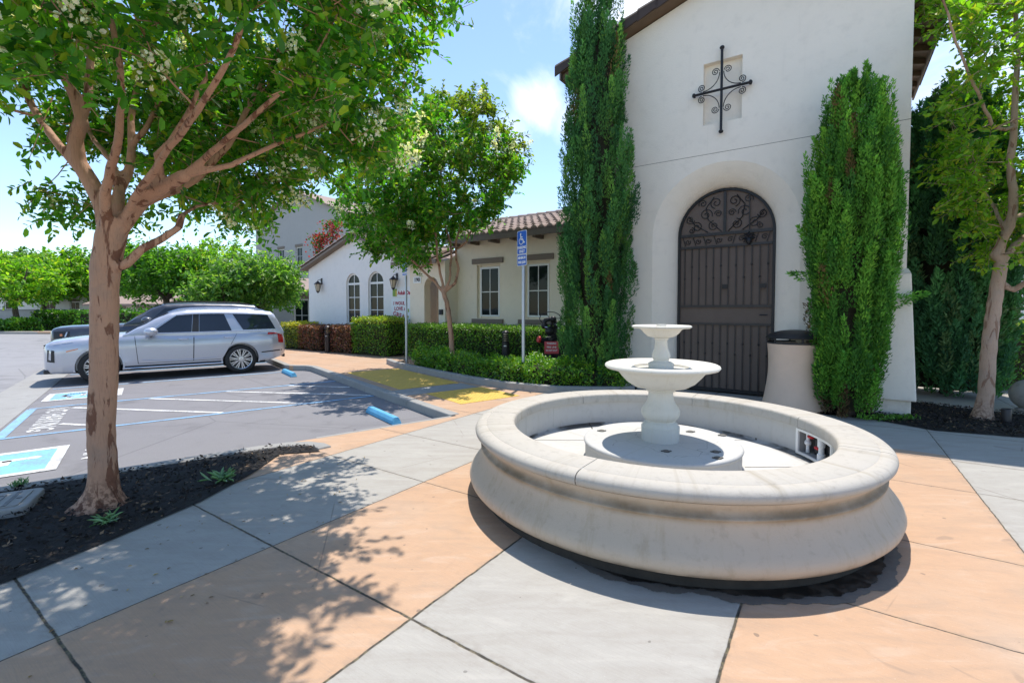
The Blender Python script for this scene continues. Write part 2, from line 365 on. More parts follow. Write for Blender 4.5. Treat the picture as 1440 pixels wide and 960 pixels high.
class MB:
    def __init__(s, xf=ID): s.v = []; s.f = []; s.mi = []; s.xf = xf
    def add(s, verts, faces, mi=0, xf=None):
        k = len(s.v); xf = xf or s.xf
        s.v += [xf(*p) for p in verts]; s.f += [[k+i for i in f] for f in faces]; s.mi += [mi]*len(faces)
        return s
    def box(s, x0, x1, y0, y1, z0, z1, mi=0):
        v = [(x0, y0, z0), (x1, y0, z0), (x1, y1, z0), (x0, y1, z0), (x0, y0, z1), (x1, y0, z1), (x1, y1, z1), (x0, y1, z1)]
        return s.add(v, [(0, 3, 2, 1), (4, 5, 6, 7), (0, 1, 5, 4), (1, 2, 6, 5), (2, 3, 7, 6), (3, 0, 4, 7)], mi)
    def hexa(s, v8, mi=0):
        return s.add(v8, [(0, 3, 2, 1), (4, 5, 6, 7), (0, 1, 5, 4), (1, 2, 6, 5), (2, 3, 7, 6), (3, 0, 4, 7)], mi)
    def prism(s, poly, z0, z1, mi=0):          # poly in xy counter-clockwise
        n = len(poly); v = [(x, y, z0) for x, y in poly] + [(x, y, z1) for x, y in poly]
        return s.add(v, [list(range(n))[::-1], list(range(n, 2*n))] + [(i, (i+1) % n, n+(i+1) % n, n+i) for i in range(n)], mi)
    def slab(s, poly, y0, y1, mi=0):           # poly in (x,z), extruded along y (y0 front)
        n = len(poly); v = [(x, y0, z) for x, z in poly] + [(x, y1, z) for x, z in poly]
        return s.add(v, [list(range(n)), list(range(n, 2*n))[::-1]] + [(i, n+i, n+(i+1) % n, (i+1) % n) for i in range(n)], mi)
    def lathe(s, prof, n=48, cx=0, cy=0, a0=0, a1=2*math.pi, mi=0, closed_prof=False):
        full = abs(a1-a0-2*math.pi) < 1e-6; m = len(prof); k = n if full else n+1; v = []
        for i in range(k):
            a = a0+(a1-a0)*i/n; ca, sa = math.cos(a), math.sin(a)
            v += [(cx+r*ca, cy+r*sa, z) for r, z in prof]
        f = []
        for i in range(n):
            j = (i+1) % k
            for q in range(m if closed_prof else m-1):
                q2 = (q+1) % m
                f.append((i*m+q, j*m+q, j*m+q2, i*m+q2))
        if not full and closed_prof:
            f.append(list(range(m))); f.append([n*m+q for q in range(m)][::-1])
        return s.add(v, f, mi)
    def tube(s, pts, rad, n=8, mi=0, cap=True):
        P = [Vector(p) for p in pts]; rr = rad if isinstance(rad, (list, tuple)) else [rad]*len(P)
        v, f = [], []; t0 = None; nrm = None
        for i, p in enumerate(P):
            t = (P[min(i+1, len(P)-1)]-P[max(i-1, 0)]).normalized()
            if nrm is None:
                a = Vector((0, 0, 1)) if abs(t.z) < .9 else Vector((1, 0, 0)); nrm = t.cross(a).normalized()
            else:
                nrm = (nrm - t*nrm.dot(t)).normalized()
            b = t.cross(nrm)
            v += [tuple(p + (nrm*math.cos(2*math.pi*q/n) + b*math.sin(2*math.pi*q/n))*rr[i]) for q in range(n)]
        for i in range(len(P)-1):
            for q in range(n):
                q2 = (q+1) % n; f.append((i*n+q, i*n+q2, (i+1)*n+q2, (i+1)*n+q))
        if cap:
            f.append(list(range(n))[::-1]); f.append([(len(P)-1)*n+q for q in range(n)])
        return s.add(v, f, mi)
    def ball(s, c, r, n=10, m=7, sx=1, sy=1, sz=1, mi=0):
        v = [(c[0], c[1], c[2]-r*sz)]; f = []
        for i in range(1, m):
            a = -math.pi/2+math.pi*i/m
            v += [(c[0]+r*sx*math.cos(a)*math.cos(2*math.pi*q/n), c[1]+r*sy*math.cos(a)*math.sin(2*math.pi*q/n), c[2]+r*sz*math.sin(a)) for q in range(n)]
        v.append((c[0], c[1], c[2]+r*sz)); last = len(v)-1
        for q in range(n): f.append((0, 1+(q+1) % n, 1+q))
        for i in range(m-2):
            for q in range(n):
                q2 = (q+1) % n; f.append((1+i*n+q, 1+i*n+q2, 1+(i+1)*n+q2, 1+(i+1)*n+q))
        for q in range(n): f.append((last, 1+(m-2)*n+q, 1+(m-2)*n+(q+1) % n))
        return s.add(v, f, mi)
    def mesh(s, name, smooth=0, fixn=True):
        me = bpy.data.meshes.new(name); me.from_pydata([tuple(p) for p in s.v], [], s.f)
        me.polygons.foreach_set('material_index', s.mi)
        if fixn:
            bm = bmesh.new(); bm.from_mesh(me); bmesh.ops.recalc_face_normals(bm, faces=bm.faces); bm.to_mesh(me); bm.free()
        if smooth:
            me.polygons.foreach_set('use_smooth', [True]*len(me.polygons)); me.set_sharp_from_angle(angle=R(smooth))
        me.update(); return me
    def build(s, name, mat, parent=None, smooth=0, world=True, bevel=0.0, fixn=True):
        o = link(name, s.mesh(name, smooth, fixn), mat, parent, world)
        if bevel:
            b = o.modifiers.new('bevel', 'BEVEL'); b.width = bevel; b.segments = 2; b.limit_method = 'ANGLE'; b.angle_limit = R(40)
        return o

def text_mesh(body, size, xf, ext=.002, align='CENTER', bold=0.0):
    cu = bpy.data.curves.new('lettering', 'FONT'); cu.body = body; cu.size = size; cu.align_x = align; cu.align_y = 'CENTER'
    cu.extrude = ext; cu.offset = bold; cu.resolution_u = 2
    o = bpy.data.objects.new('lettering', cu); COL.objects.link(o)
    dg = bpy.context.evaluated_depsgraph_get()
    me = bpy.data.meshes.new_from_object(o.evaluated_get(dg)); bpy.data.objects.remove(o); bpy.data.curves.remove(cu)
    v = [xf(*p.co) for p in me.vertices]; f = [list(p.vertices) for p in me.polygons]
    bpy.data.meshes.remove(me)
    return v, f

# ------------------------------------------------------------------ foliage (numpy)
def unit(a): return a/np.maximum(np.linalg.norm(a, axis=-1, keepdims=True), 1e-9)
LEAF6 = np.array([(0, 0, 0), (.38, .30, .10), (.42, .72, .06), (0, 1, -.06), (-.42, .72, .06), (-.38, .30, .10)], float)
LEAF6F = np.array([(0, 1, 2, 3), (0, 3, 4, 5)])
KITE = np.array([(0, 0, 0), (.5, .38, .0), (0, 1, 0), (-.5, .38, .0)], float); KITEF = np.array([(0, 1, 2, 3)])
def leaf_cloud(name, pos, along, normal, length, width, tint, shape='leaf'):
    """one mesh of many small leaf faces; ALONG = leaf axis, NORMAL = rough face normal"""
    V0, F0 = (LEAF6, LEAF6F) if shape == 'leaf' else (KITE, KITEF)
    y = unit(along); x = unit(np.cross(y, normal)); z = np.cross(x, y)
    n = len(pos); k = len(V0)
    vv = pos[:, None, :] + x[:, None, :]*(V0[None, :, 0:1]*width[:, None, None]) + y[:, None, :]*(V0[None, :, 1:2]*length[:, None, None]) + z[:, None, :]*(V0[None, :, 2:3]*length[:, None, None])
    ff = (np.arange(n)*k)[:, None, None] + F0[None]
    me = bpy.data.meshes.new(name)
    nf = n*len(F0)
    me.vertices.add(n*k); me.vertices.foreach_set('co', vv.reshape(-1).astype(np.float32))
    me.loops.add(nf*4); me.loops.foreach_set('vertex_index', ff.reshape(-1).astype(np.int32))
    me.polygons.add(nf); me.polygons.foreach_set('loop_start', (np.arange(nf)*4).astype(np.int32))
    me.update(calc_edges=True)
    at = me.color_attributes.new('tint', 'FLOAT_COLOR', 'POINT')
    cc = np.ones((n*k, 4), np.float32); cc[:, :3] = np.repeat(tint, k, axis=0)
    at.data.foreach_set('color', cc.reshape(-1))
    return me
def tints(n, palette, weights=None, jit=.18):
    p = np.array(palette, float); i = rng.choice(len(p), n, p=weights)
    return p[i]*(1+rng.uniform(-jit, jit, (n, 1)))
def noise3(p, s, seed=0):
    """cheap smooth noise in -1..1"""
    r = np.random.default_rng(seed); out = 0
    for k in range(5):
        d = r.normal(size=3)*s*(1+.5*k); out = out+np.sin(p@d+r.uniform(0, 6.28))/(1+.4*k)
    return out/3.0

def twig_leaves(centers, outdir, per, twiglen, leaf, ratio=.52, droop=.25, lpt=14):
    """leaves set along short twigs that leave each cluster centre; returns arrays"""
    n = len(centers); T = n*per
    c = np.repeat(centers, per, axis=0); o = np.repeat(outdir, per, axis=0)
    d = unit(o*.75 + rng.normal(size=(T, 3))*.85 + np.array([0, 0, .12]))
    L_ = twiglen*rng.uniform(.55, 1.25, T)
    start = c + rng.normal(size=(T, 3))*twiglen*.28
    t = (np.arange(lpt)+.6)/lpt
    P = start[:, None, :] + d[:, None, :]*(L_[:, None]*t[None, :])[:, :, None]
    P[..., 2] -= droop*(L_[:, None]*t[None, :]**2)
    side = unit(np.cross(d, rng.normal(size=(T, 3))))
    sgn = np.where(np.arange(lpt) % 2 == 0, 1.0, -1.0)
    al = d[:, None, :]*.55 + side[:, None, :]*sgn[None, :, None] + rng.normal(size=(T, lpt, 3))*.30
    al[..., 2] -= .18
    nr = np.array([0, 0, 1.0]) + rng.normal(size=(T, lpt, 3))*.55
    ln = leaf*rng.uniform(.42, 1.35, (T, lpt))
    end = start + d*L_[:, None]; end[:, 2] -= droop*L_
    return P.reshape(-1, 3), al.reshape(-1, 3), nr.reshape(-1, 3), ln.reshape(-1), ln.reshape(-1)*ratio, start, end

class Tree:
    """woody skeleton: limbs laid by hand, then fine branches that reach every leaf cluster"""
    def __init__(s): s.p = []; s.par = []; s.r = []
    def limb(s, pts, r0, r1, par=-1, step=.12, wig=.012):
        P = [Vector(q) for q in pts]; out = []
        # catmull-rom
        Q = [P[0]+(P[0]-P[1])]+P+[P[-1]+(P[-1]-P[-2])]
        tot = sum((P[i+1]-P[i]).length for i in range(len(P)-1)); done = 0
        for i in range(len(P)-1):
            seg = (P[i+1]-P[i]).length; n = max(1, int(seg/step))
            for k in range(n+(i == len(P)-2)):
                t = k/n; a, b, c, d = Q[i], Q[i+1], Q[i+2], Q[i+3]
                q = .5*((2*b)+(c-a)*t+(2*a-5*b+4*c-d)*t*t+(3*b-a-3*c+d)*t**3)
                f = (done+seg*t)/tot
                q = q+Vector((rnd.uniform(-1, 1), rnd.uniform(-1, 1), 0))*wig
                s.p.append(q); s.par.append(par); s.r.append(r0+(r1-r0)*f); par = len(s.p)-1; out.append(par)
            done += seg
        return out
    def near(s, q): return min(range(len(s.p)), key=lambda i: (s.p[i]-Vector(q)).length)
    def reach(s, centers, r_tip=.006, first=0):
        C = [Vector(c) for c in centers]
        arr = np.array([tuple(x) for x in s.p]); order = sorted(range(len(C)), key=lambda i: np.min(np.linalg.norm(arr-np.array(C[i]), axis=1)))
        for i in order:
            arr = np.array([tuple(x) for x in s.p]); c = np.array(C[i])
            dv = c-arr; dd = np.linalg.norm(dv, axis=1); pen = dd + np.where(dv[:, 2] < 0, -dv[:, 2]*.8, 0); pen[:first] += 99
            j = int(np.argmin(pen)); d = dd[j]
            n = max(2, int(d/.16)); a = s.p[j]; par = j
            mid = (a+C[i])/2+Vector((rnd.uniform(-.12, .12), rnd.uniform(-.12, .12), rnd.uniform(-.02, .10)))*d
            r0 = min(s.r[j]*.62, .006+d*.012)
            for k in range(1, n+1):
                t = k/n; q = a*(1-t)**2+mid*2*t*(1-t)+C[i]*t*t
                s.p.append(q); s.par.append(par); s.r.append(max(r_tip*.7, r0+(r_tip*.7-r0)*t)); par = len(s.p)-1
    def mesh_into(s, mb, sides=9, small=5, thick=None, tmin=.02):
        kids = {}
        for i, q in enumerate(s.par): kids.setdefault(q, []).append(i)
        used = set()
        def chain(i):
            out = [i]; used.add(i)
            while True:
                ks = [k for k in kids.get(out[-1], []) if k not in used]
                if not ks: return out
                k = max(ks, key=lambda q: s.r[q])
                if k != out[-1]+1 and s.r[k] < s.r[out[-1]]*.55 and len(out) > 1: return out
                out.append(k); used.add(k)
        for i in sorted(range(len(s.p)), key=lambda q: -s.r[q]):
            if i in used: continue
            ch = chain(i)
            pts = [s.p[q] for q in ch]; rr = [s.r[q] for q in ch]
            if s.par[i] >= 0:
                pts = [s.p[s.par[i]]]+pts; rr = [min(s.r[s.par[i]]*.9, rr[0]*1.12)]+rr
            if len(pts) < 2: continue
            if thick is not None and rr[0] > tmin:
                k = next((q for q in range(len(rr)) if rr[q] < tmin), len(rr))
                if k >= 2: thick.tube(pts[:k], rr[:k], 14)
                if len(rr)-k >= 1 and k >= 1: mb.tube(pts[max(0, k-2):], rr[max(0, k-2):], small) if len(pts[max(0, k-2):]) > 1 else None
            else: mb.tube(pts, rr, sides if rr[0] > .03 else small)
        return mb
from mathutils.geometry import tessellate_polygon
def tess(loops):
    pts = [p for lp in loops for p in lp]
    return pts, [tuple(t) for t in tessellate_polygon([[Vector((x, y, 0)) for x, y in lp] for lp in loops])]
def arch_pts(uc, hw, z0, spring, n=20):
    return [(uc-hw, z0)] + [(uc-hw*math.cos(math.pi*i/n), spring+hw*math.sin(math.pi*i/n)) for i in range(n+1)] + [(uc+hw, z0)]

# ================================================================== SETTING: ground
g = MB(); g.add([(-220, -60, LOT-.004), (220, -60, LOT-.004), (220, 260, LOT-.004), (-220, 260, LOT-.004)], [(0, 1, 2, 3)])
setp(g.build('ground', 'asphalt'), 'grey asphalt of the car park and the drive aisle behind it', kind='structure')
# paved plaza: one slab, its edge follows the parking bays
edge = [L(-14, 6.06), L(3.65, 6.06), L(3.65, 13.9), L(3.15, 14.35), L(3.15, 21.0), L(14, 26), L(40, 10), L(40, -30), L(-14, -22)]
pv = MB(); pv.prism([(p[0], p[1]) for p in edge], LOT-.1, 0.0)
setp(pv.build('pavement', 'pave'), 'peach and grey banded concrete pavement of the plaza', kind='structure')
# gutter strip
gt = MB(L); gt.box(-2.45, -1.72, -8, 60, LOT-.05, LOT+.004)
setp(gt.build('gutter', 'kerb'), 'pale concrete gutter strip along the drive aisle', kind='structure')

# kerbs
def strip(mb, pts, w, z0, z1):
    n = len(pts); a = []; b = []
    for i, p in enumerate(pts):
        q0 = Vector(pts[max(i-1, 0)]); q1 = Vector(pts[min(i+1, n-1)]); t = (q1-q0).normalized(); nn = Vector((-t.y, t.x))
        a.append((p[0]-nn.x*w/2, p[1]-nn.y*w/2)); b.append((p[0]+nn.x*w/2, p[1]+nn.y*w/2))
    v = []
    for i in range(n):
        v += [(a[i][0], a[i][1], z0), (b[i][0], b[i][1], z0), (b[i][0], b[i][1], z1), (a[i][0], a[i][1], z1)]
    f = [(0, 1, 2, 3), tuple((n-1)*4+k for k in (3, 2, 1, 0))]
    for i in range(n-1):
        for k in range(4):
            f.append((i*4+k, i*4+(k+1) % 4, (i+1)*4+(k+1) % 4, (i+1)*4+k))
    mb.add(v, f, xf=ID)
def kerb(name, label, pts, w=.15, z0=LOT-.05, z1=.012):
    mb = MB(); strip(mb, pts, w, z0, z1)
    return setp(mb.build(name, 'kerb', bevel=.018), label, kind='structure')
kerb('kerb', 'grey kerb between the parking bays and the mulch bed', [L(l, 6.0)[:2] for l in (-14, -8, -4, -2, -1, 0, .6, 1.0)]+[L(1.25, 5.96)[:2], L(1.45, 5.86)[:2], L(1.56, 5.70)[:2], L(1.58, 5.55)[:2]], .16, LOT-.05, .02)
kerb('kerb', 'flush concrete edge between the near bay and the peach walk', [L(1.62, 6.075)[:2], L(2.6, 6.075)[:2], L(3.57, 6.075)[:2]], .07, LOT-.05, .006)
kerb('kerb', 'grey kerb at the head of the accessible bays', [L(3.66, w)[:2] for w in (6.13, 7, 8, 9, 10, 11, 12, 13, 13.8)]+[L(3.55, 14.1)[:2], L(3.3, 14.32)[:2], L(3.16, 14.6)[:2], L(3.16, 17)[:2], L(3.16, 21)[:2]], .17, LOT-.05, .012)
kerb('kerb', 'raised kerb round the low hedge bed', [L(5.62, 13.2)[:2], L(5.50, 12.6)[:2], L(5.44, 12.0)[:2], L(5.46, 11)[:2], L(5.50, 9.8)[:2], L(5.56, 8.6)[:2], L(5.75, 7.4)[:2], L(6.15, 6.5)[:2], L(6.8, 5.9)[:2], L(7.3, 5.62)[:2]], .15, -.02, .14)
# tactile pads and ramp
for lab, box in (('yellow tactile pad farther from the fountain, mostly in tree shade', (3.95, 5.32, 8.75, 11.9)), ('yellow tactile pad nearer the fountain', (4.15, 5.42, 6.75, 8.0))):
    mb = MB(L); x0, x1, y0, y1 = box
    mb.box(x0, x1, y0, y1, .0, .006)
    for i in range(int((x1-x0)/.085)):
        for j in range(int((y1-y0)/.085)):
            cx, cy = x0+.045+i*.085, y0+.045+j*.085; r = .018
            mb.add([(cx-r, cy-r, .006), (cx+r, cy-r, .006), (cx+r, cy+r, .006), (cx-r, cy+r, .006), (cx-.6*r, cy-.6*r, .012), (cx+.6*r, cy-.6*r, .012), (cx+.6*r, cy+.6*r, .012), (cx-.6*r, cy+.6*r, .012)], [(4, 5, 6, 7), (0, 1, 5, 4), (1, 2, 6, 5), (2, 3, 7, 6), (3, 0, 4, 7)])
    setp(mb.build('tactile_paving', 'yellow_pad', fixn=False), lab, kind='structure')
mb = MB(L); mb.box(3.76, 5.35, 8.05, 8.7, 0, .004); setp(mb.build('ramp', 'kerb'), 'grey concrete kerb ramp between the yellow pads', kind='structure')

# ---- painted bay markings (kind structure)
PZ = LOT+.002
def mark(mb, pts, w):
    for a, b in zip(pts[:-1], pts[1:]):
        a = Vector(a); b = Vector(b); t = (b-a).normalized(); n = Vector((-t.y, t.x))*w/2
        mb.add([(*(a-n), PZ), (*(b-n), PZ), (*(b+n), PZ), (*(a+n), PZ)], [(0, 1, 2, 3)])
bl = MB(L)
mark(bl, [(-1.66, 9.10), (3.55, 9.10)], .08); mark(bl, [(-1.66, 11.54), (3.55, 11.54)], .08); mark(bl, [(-1.66, 14.12), (3.1, 14.12)], .08)
mark(bl, [(-1.62, 9.15), (-1.62, 11.49)], .12); mark(bl, [(-1.66, 17.0), (3.1, 17.0)], .10)
setp(bl.build('bay_lines', 'blue_paint', fixn=False), 'pale blue painted bay lines on the asphalt', kind='structure')
wl = MB(L)
for l0 in (-2.75, -1.30, .0, 1.28, 2.5):
    pts = []
    for t in (0, 1):
        pts.append((l0+2.25*t, 11.48-2.32*t))
    (xa, ya), (xb, yb) = pts
    lo, hi = -1.08, 3.52
    ta = max(0, (lo-xa)/(xb-xa)); tb = min(1, (hi-xa)/(xb-xa))
    if ta < tb: mark(wl, [(xa+(xb-xa)*ta, ya+(yb-ya)*ta), (xa+(xb-xa)*tb, ya+(yb-ya)*tb)], .085)
setp(wl.build('hatch_lines', 'white_paint', fixn=False), 'white hatch lines across the access aisle', kind='structure')
def ground_text(body, lc, wc, size, sx, label, bold=.006):
    v, f = text_mesh(body, size, lambda x, y, z: L(lc+y, wc-x*sx, PZ), 0, 'CENTER', bold)
    mb = MB(); mb.add(v, f); setp(mb.build('pavement_lettering', 'white_paint', fixn=False), label, kind='structure')
ground_text('NO PARKING', -1.27, 10.36, .40, .84, 'white NO PARKING lettering in the access aisle')
ground_text('VAN', -.52, 7.62, .40, .85, 'white VAN lettering in the near accessible bay')
def wheelchair(mb, mk, s, n=20, wid=.085):
    """access symbol from strokes; MK maps symbol x,y (unit square) to the surface, adds quads"""
    def stroke(pts, w):
        for a, b in zip(pts[:-1], pts[1:]):
            a = Vector(a); b = Vector(b); t = (b-a).normalized(); nn = Vector((-t.y, t.x))*w/2; e = t*w*.25
            a = a-e; b = b+e
            mb.add([mk(*(a-nn)), mk(*(b-nn)), mk(*(b+nn)), mk(*(a+nn))], [(0, 1, 2, 3)], s)
    cir = [(.40+.075*math.cos(2*math.pi*i/n), .86+.075*math.sin(2*math.pi*i/n)) for i in range(n)]
    mb.add([mk(*p) for p in cir], [tuple(range(n))], s)
    stroke([(.40, .76), (.42, .46), (.66, .46), (.78, .20), (.88, .23)], wid)
    stroke([(.41, .62), (.62, .62)], wid*.8)
    stroke([(.47+.25*math.cos(R(a)), .34+.25*math.sin(R(a))) for a in range(140, 345, 12)], wid*.8)
def ground_isa(l0, l1, w0, w1, label):
    b = MB(L); b.add([(l0, w0, PZ), (l1, w0, PZ), (l1, w1, PZ), (l0, w1, PZ)], [(0, 1, 2, 3)])
    z = PZ+.002; t = .10
    for x0, x1, y0, y1 in ((l0, l1, w0, w0+t), (l0, l1, w1-t, w1), (l0, l0+t, w0+t, w1-t), (l1-t, l1, w0+t, w1-t)):
        b.add([(x0, y0, z), (x1, y0, z), (x1, y1, z), (x0, y1, z)], [(0, 1, 2, 3)], 1)
    k = min(l1-l0, w1-w0)-.26
    wheelchair(b, lambda x, y: ((l0+l1)/2+(y-.5)*k, (w0+w1)/2-(x-.55)*k, z), 1, wid=.11)
    o = b.build('access_symbol', ['sky_paint', 'white_paint'], fixn=False); setp(o, label, kind='structure')
ground_isa(-2.0, -.82, 7.0, 8.16, 'painted blue and white wheelchair symbol in the near bay')
ground_isa(-1.62, -.45, 12.3, 13.35, 'painted blue and white wheelchair symbol beside the silver car')

# ---- mulch beds: bumpy ground plus loose chips, uncountable
def mulch_bed(name, label, poly, n, z=.0, lump=.03, chip=(.02, .055)):
    P = [Vector((p[0], p[1])) for p in poly]
    x0 = min(p.x for p in P); x1 = max(p.x for p in P); y0 = min(p.y for p in P); y1 = max(p.y for p in P)
    pts, tris = tess([[(p.x, p.y) for p in P]])
    A = np.array(pts)
    T = np.array(tris); a, b, c = A[T[:, 0]], A[T[:, 1]], A[T[:, 2]]
    ar = np.abs(np.cross(b-a, c-a)); pick = rng.choice(len(T), n, p=ar/ar.sum())
    r1 = np.sqrt(rng.random(n)); r2 = rng.random(n)
    q = a[pick]*(1-r1)[:, None]+b[pick]*(r1*(1-r2))[:, None]+c[pick]*(r1*r2)[:, None]
    pos = np.column_stack([q, np.full(n, z+.012)])
    pos[:, 2] += (noise3(pos, 5.0, 3)*.5+.5)*lump + rng.random(n)*.016
    al = rng.normal(size=(n, 3)); al[:, 2] *= .35
    nr = np.array([0, 0, 1.])+rng.normal(size=(n, 3))*.45
    ln = rng.uniform(chip[0], chip[1], n)
    tn = tints(n, [(.010, .008, .007), (.018, .013, .010), (.045, .029, .019), (.17, .11, .065)], [.44, .30, .18, .08], .4)
    me = leaf_cloud(name, pos, al, nr, ln, ln*rng.uniform(.25, .6, n), tn, 'kite')
    bm = bmesh.new(); bm.from_mesh(me); lay = bm.verts.layers.float_color['tint']
    base = [bm.verts.new((p.x, p.y, z+.010)) for p in P]
    for vtx in base: vtx[lay] = (.010, .008, .007, 1)
    for t in tris:
        try: bm.faces.new([base[i] for i in t])
        except ValueError: pass
    bm.to_mesh(me); bm.free()
    o = link(name, me, 'mulch'); setp(o, label, kind='stuff'); return o
bedL = [(-9.8, -3.4), L(-10, 5.92), L(-6, 5.92), L(-3, 5.92), L(-1, 5.92), L(.5, 5.92), L(1.2, 5.88), L(1.48, 5.70), L(1.5, 5.45), U(-5.0, 2.80), U(-4.62, 2.3), U(-4.30, 1.72), U(-4.10, 1.1), U(-3.97, .58), U(-3.92, -.1), U(-3.95, -1.5), U(-4.2, -3.2)]
mulch_bed('mulch', 'dark bark mulch in the bed under the near tree', bedL, 30000)
bedR = [U(.98, 9.2), U(.05, 9.0), U(-.15, 8.55), PX(1161, 577, 7.5), PX(1230, 592, 6.75), PX(1315, 607, 6.14), PX(1440, 617, 5.8), (7.9, 5.35), (10.5, 4.9), (11, 6.6), (8.6, 6.72), (7.9, 6.9), (7.2, 7.65), (6.9, 8.1), (7.0, 10.5), U(1.0, 12.0)]
mulch_bed('mulch', 'dark bark mulch in the bed beside the chapel buttress', bedR, 16000)
bedH = [L(5.5, 12.9), L(5.5, 12), L(5.53, 11), L(5.57, 9.8), L(5.63, 8.6), L(5.82, 7.4), L(6.2, 6.6), L(6.85, 6.0), L(7.35, 5.72), U(-3.0, 8.4), U(-3.2, 9.2), U(-4.3, 9.25), U(-4.35, 12.3), U(-10.6, 12.3), U(-10.6, 11.1), L(6.4, 13.6)]
mulch_bed('mulch', 'dark mulch under the hedges before the beige wall', bedH, 9000, z=.03)
bedW = [U(-12.2, 10.9), U(-12.2, 11.7), U(-18.9, 11.9), U(-18.9, 10.6)]
mulch_bed('mulch', 'dark mulch under the hedges before the white gable', [bedW[0], bedW[1], bedW[2], bedW[3]], 3000, z=.02)

# ================================================================== CHAPEL
V0, UC, UL, UR = 9.27, -1.70, -4.33, .93
APX, SLP = 7.56, .303
def eave_z(u): return APX-SLP*abs(u-UC)
chapel = thing('chapel', 'tall cream stucco chapel with arched iron door and gabled front', 'building', U(UC, V0+2.5, 0))
w = MB(U)
HWo, HWi, SPR, DEP = 1.25, .855, 3.03, .36
outer = [(UL, 0)] + arch_pts(UC, HWo, 0, SPR, 28) + [(UR, 0), (UR, eave_z(UR)), (UC, APX), (UL, eave_z(UL))]
niche = [(-2.035, 4.99), (-1.385, 4.99), (-1.385, 6.10), (-2.035, 6.10)]
pts, tri = tess([outer, niche[::-1]])
w.add([(x, V0, z) for x, z in pts], tri)
nb = .12
w.add([(x, V0, z) for x, z in niche]+[(x, V0+nb, z) for x, z in niche], [(0, 1, 5, 4), (1, 2, 6, 5), (2, 3, 7, 6), (3, 0, 4, 7), (4, 5, 6, 7)])
rows = []
for i in range(9):                                # rounded splay into the doorway
    t_ = i/8; o = (HWo-HWi)*(1-math.sin(R(90*t_))); d = DEP*(.42*math.sin(R(90*t_))+.58*(1-math.cos(R(90*t_))))
    rows.append([(x, V0+d, z) for x, z in arch_pts(UC, HWi+o, 0, SPR, 28)])
rows.append([(x, V0+DEP+.25, z) for x, z in arch_pts(UC, HWi, 0, SPR, 28)])
n = len(rows[0]); vv = [p for r_ in rows for p in r_]
w.add(vv, [(i*n+k, i*n+k+1, (i+1)*n+k+1, (i+1)*n+k) for i in range(len(rows)-1) for k in range(n-1)])
VB = 14.3
w.add([(UL, V0, 0), (UL, VB, 0), (UL, VB, eave_z(UL)), (UL, V0, eave_z(UL))], [(0, 1, 2, 3)])
w.add([(UR, V0, 0), (UR, VB, 0), (UR, VB, eave_z(UR)), (UR, V0, eave_z(UR))], [(0, 1, 2, 3)])
w.add([(UL, VB, 0), (UR, VB, 0), (UR, VB, eave_z(UR)), (UC, VB, APX), (UL, VB, eave_z(UL))], [(0, 1, 2, 3, 4)])
w.build('wall', 'stucco', chapel, smooth=20)
jt = MB(U); jt.box(UL, UR, V0-.002, V0+.01, 4.450, 4.458); jt.build('control_joint', 'trim', chapel)
rf = MB(U)
for sgn in (-1, 1):
    ue = UC+sgn*3.18; zt = lambda u: APX+.02-SLP*abs(u-UC)
    rf.hexa([(UC, 9.0, APX+.02), (ue, 9.0, zt(ue)), (ue, 14.5, zt(ue)), (UC, 14.5, APX+.02), (UC, 9.0, APX+.12), (ue, 9.0, zt(ue)+.10), (ue, 14.5, zt(ue)+.10), (UC, 14.5, APX+.12)])
rf.build('roof', 'wood', chapel)
tl = MB(U)
for sgn in (-1, 1):                               # rake and field tiles
    for k in range(9):
        u0, u1 = UC+sgn*(.02+k*.36), UC+sgn*(.02+k*.36+.40)
        for j in range(22):
            v0 = 9.0+.25*j-.03; zz0, zz1 = zt(u0)+.14+.02, zt(u1)+.14+.05
            pr = [(-.115, 0), (-.08, .06), (0, .085), (.08, .06), (.115, 0)]
            vs = [(u0, v0+.11+a, zz0+b) for a, b in pr]+[(u1, v0+.11+a, zz1+b) for a, b in pr]
            tl.add(vs, [(i, i+1, 6+i, 5+i) for i in range(4)]+[(5, 6, 7, 8, 9), (4, 3, 2, 1, 0)])
        tl.hexa([(u0, 8.97, zt(u0)+.03), (u1, 8.97, zt(u1)+.0), (u1, 8.999, zt(u1)+.0), (u0, 8.999, zt(u0)+.03), (u0, 8.97, zt(u0)+.17), (u1, 8.97, zt(u1)+.20), (u1, 8.999, zt(u1)+.20), (u0, 8.999, zt(u0)+.17)])
tl.build('roof_tiles', 'tile_dark', chapel)
for sgn, uw in ((1, UR), (-1, UL)):
    ue = UC+sgn*3.16
    for k in range(10):
        v = 9.06+k*.585; r_ = MB(U); a, b = (uw, ue) if sgn > 0 else (ue, uw)
        za, zb = eave_z(a)+.016, eave_z(b)+.016
        r_.hexa([(a, v, za-.14), (b, v, zb-.11), (b, v+.09, zb-.11), (a, v+.09, za-.14), (a, v, za), (b, v, zb), (b, v+.09, zb), (a, v+.09, za)])
        r_.build('rafter_tail', 'wood', chapel, bevel=.008)
    f_ = MB(U); u2 = ue+sgn*.035; zf = eave_z(ue)
    f_.box(min(ue, u2)+.001, max(ue, u2), 8.99, 14.5, zf-.12, zf+.12); f_.build('fascia', 'fascia', chapel)
bt = MB(U)
bt.hexa([(.42, 9.00, .24), (1.06, 9.00, .24), (1.06, 9.8, .24), (.42, 9.8, .24), (.46, 9.14, 2.14), (.975, 9.14, 2.14), (.975, 9.8, 2.14), (.46, 9.8, 2.14)])
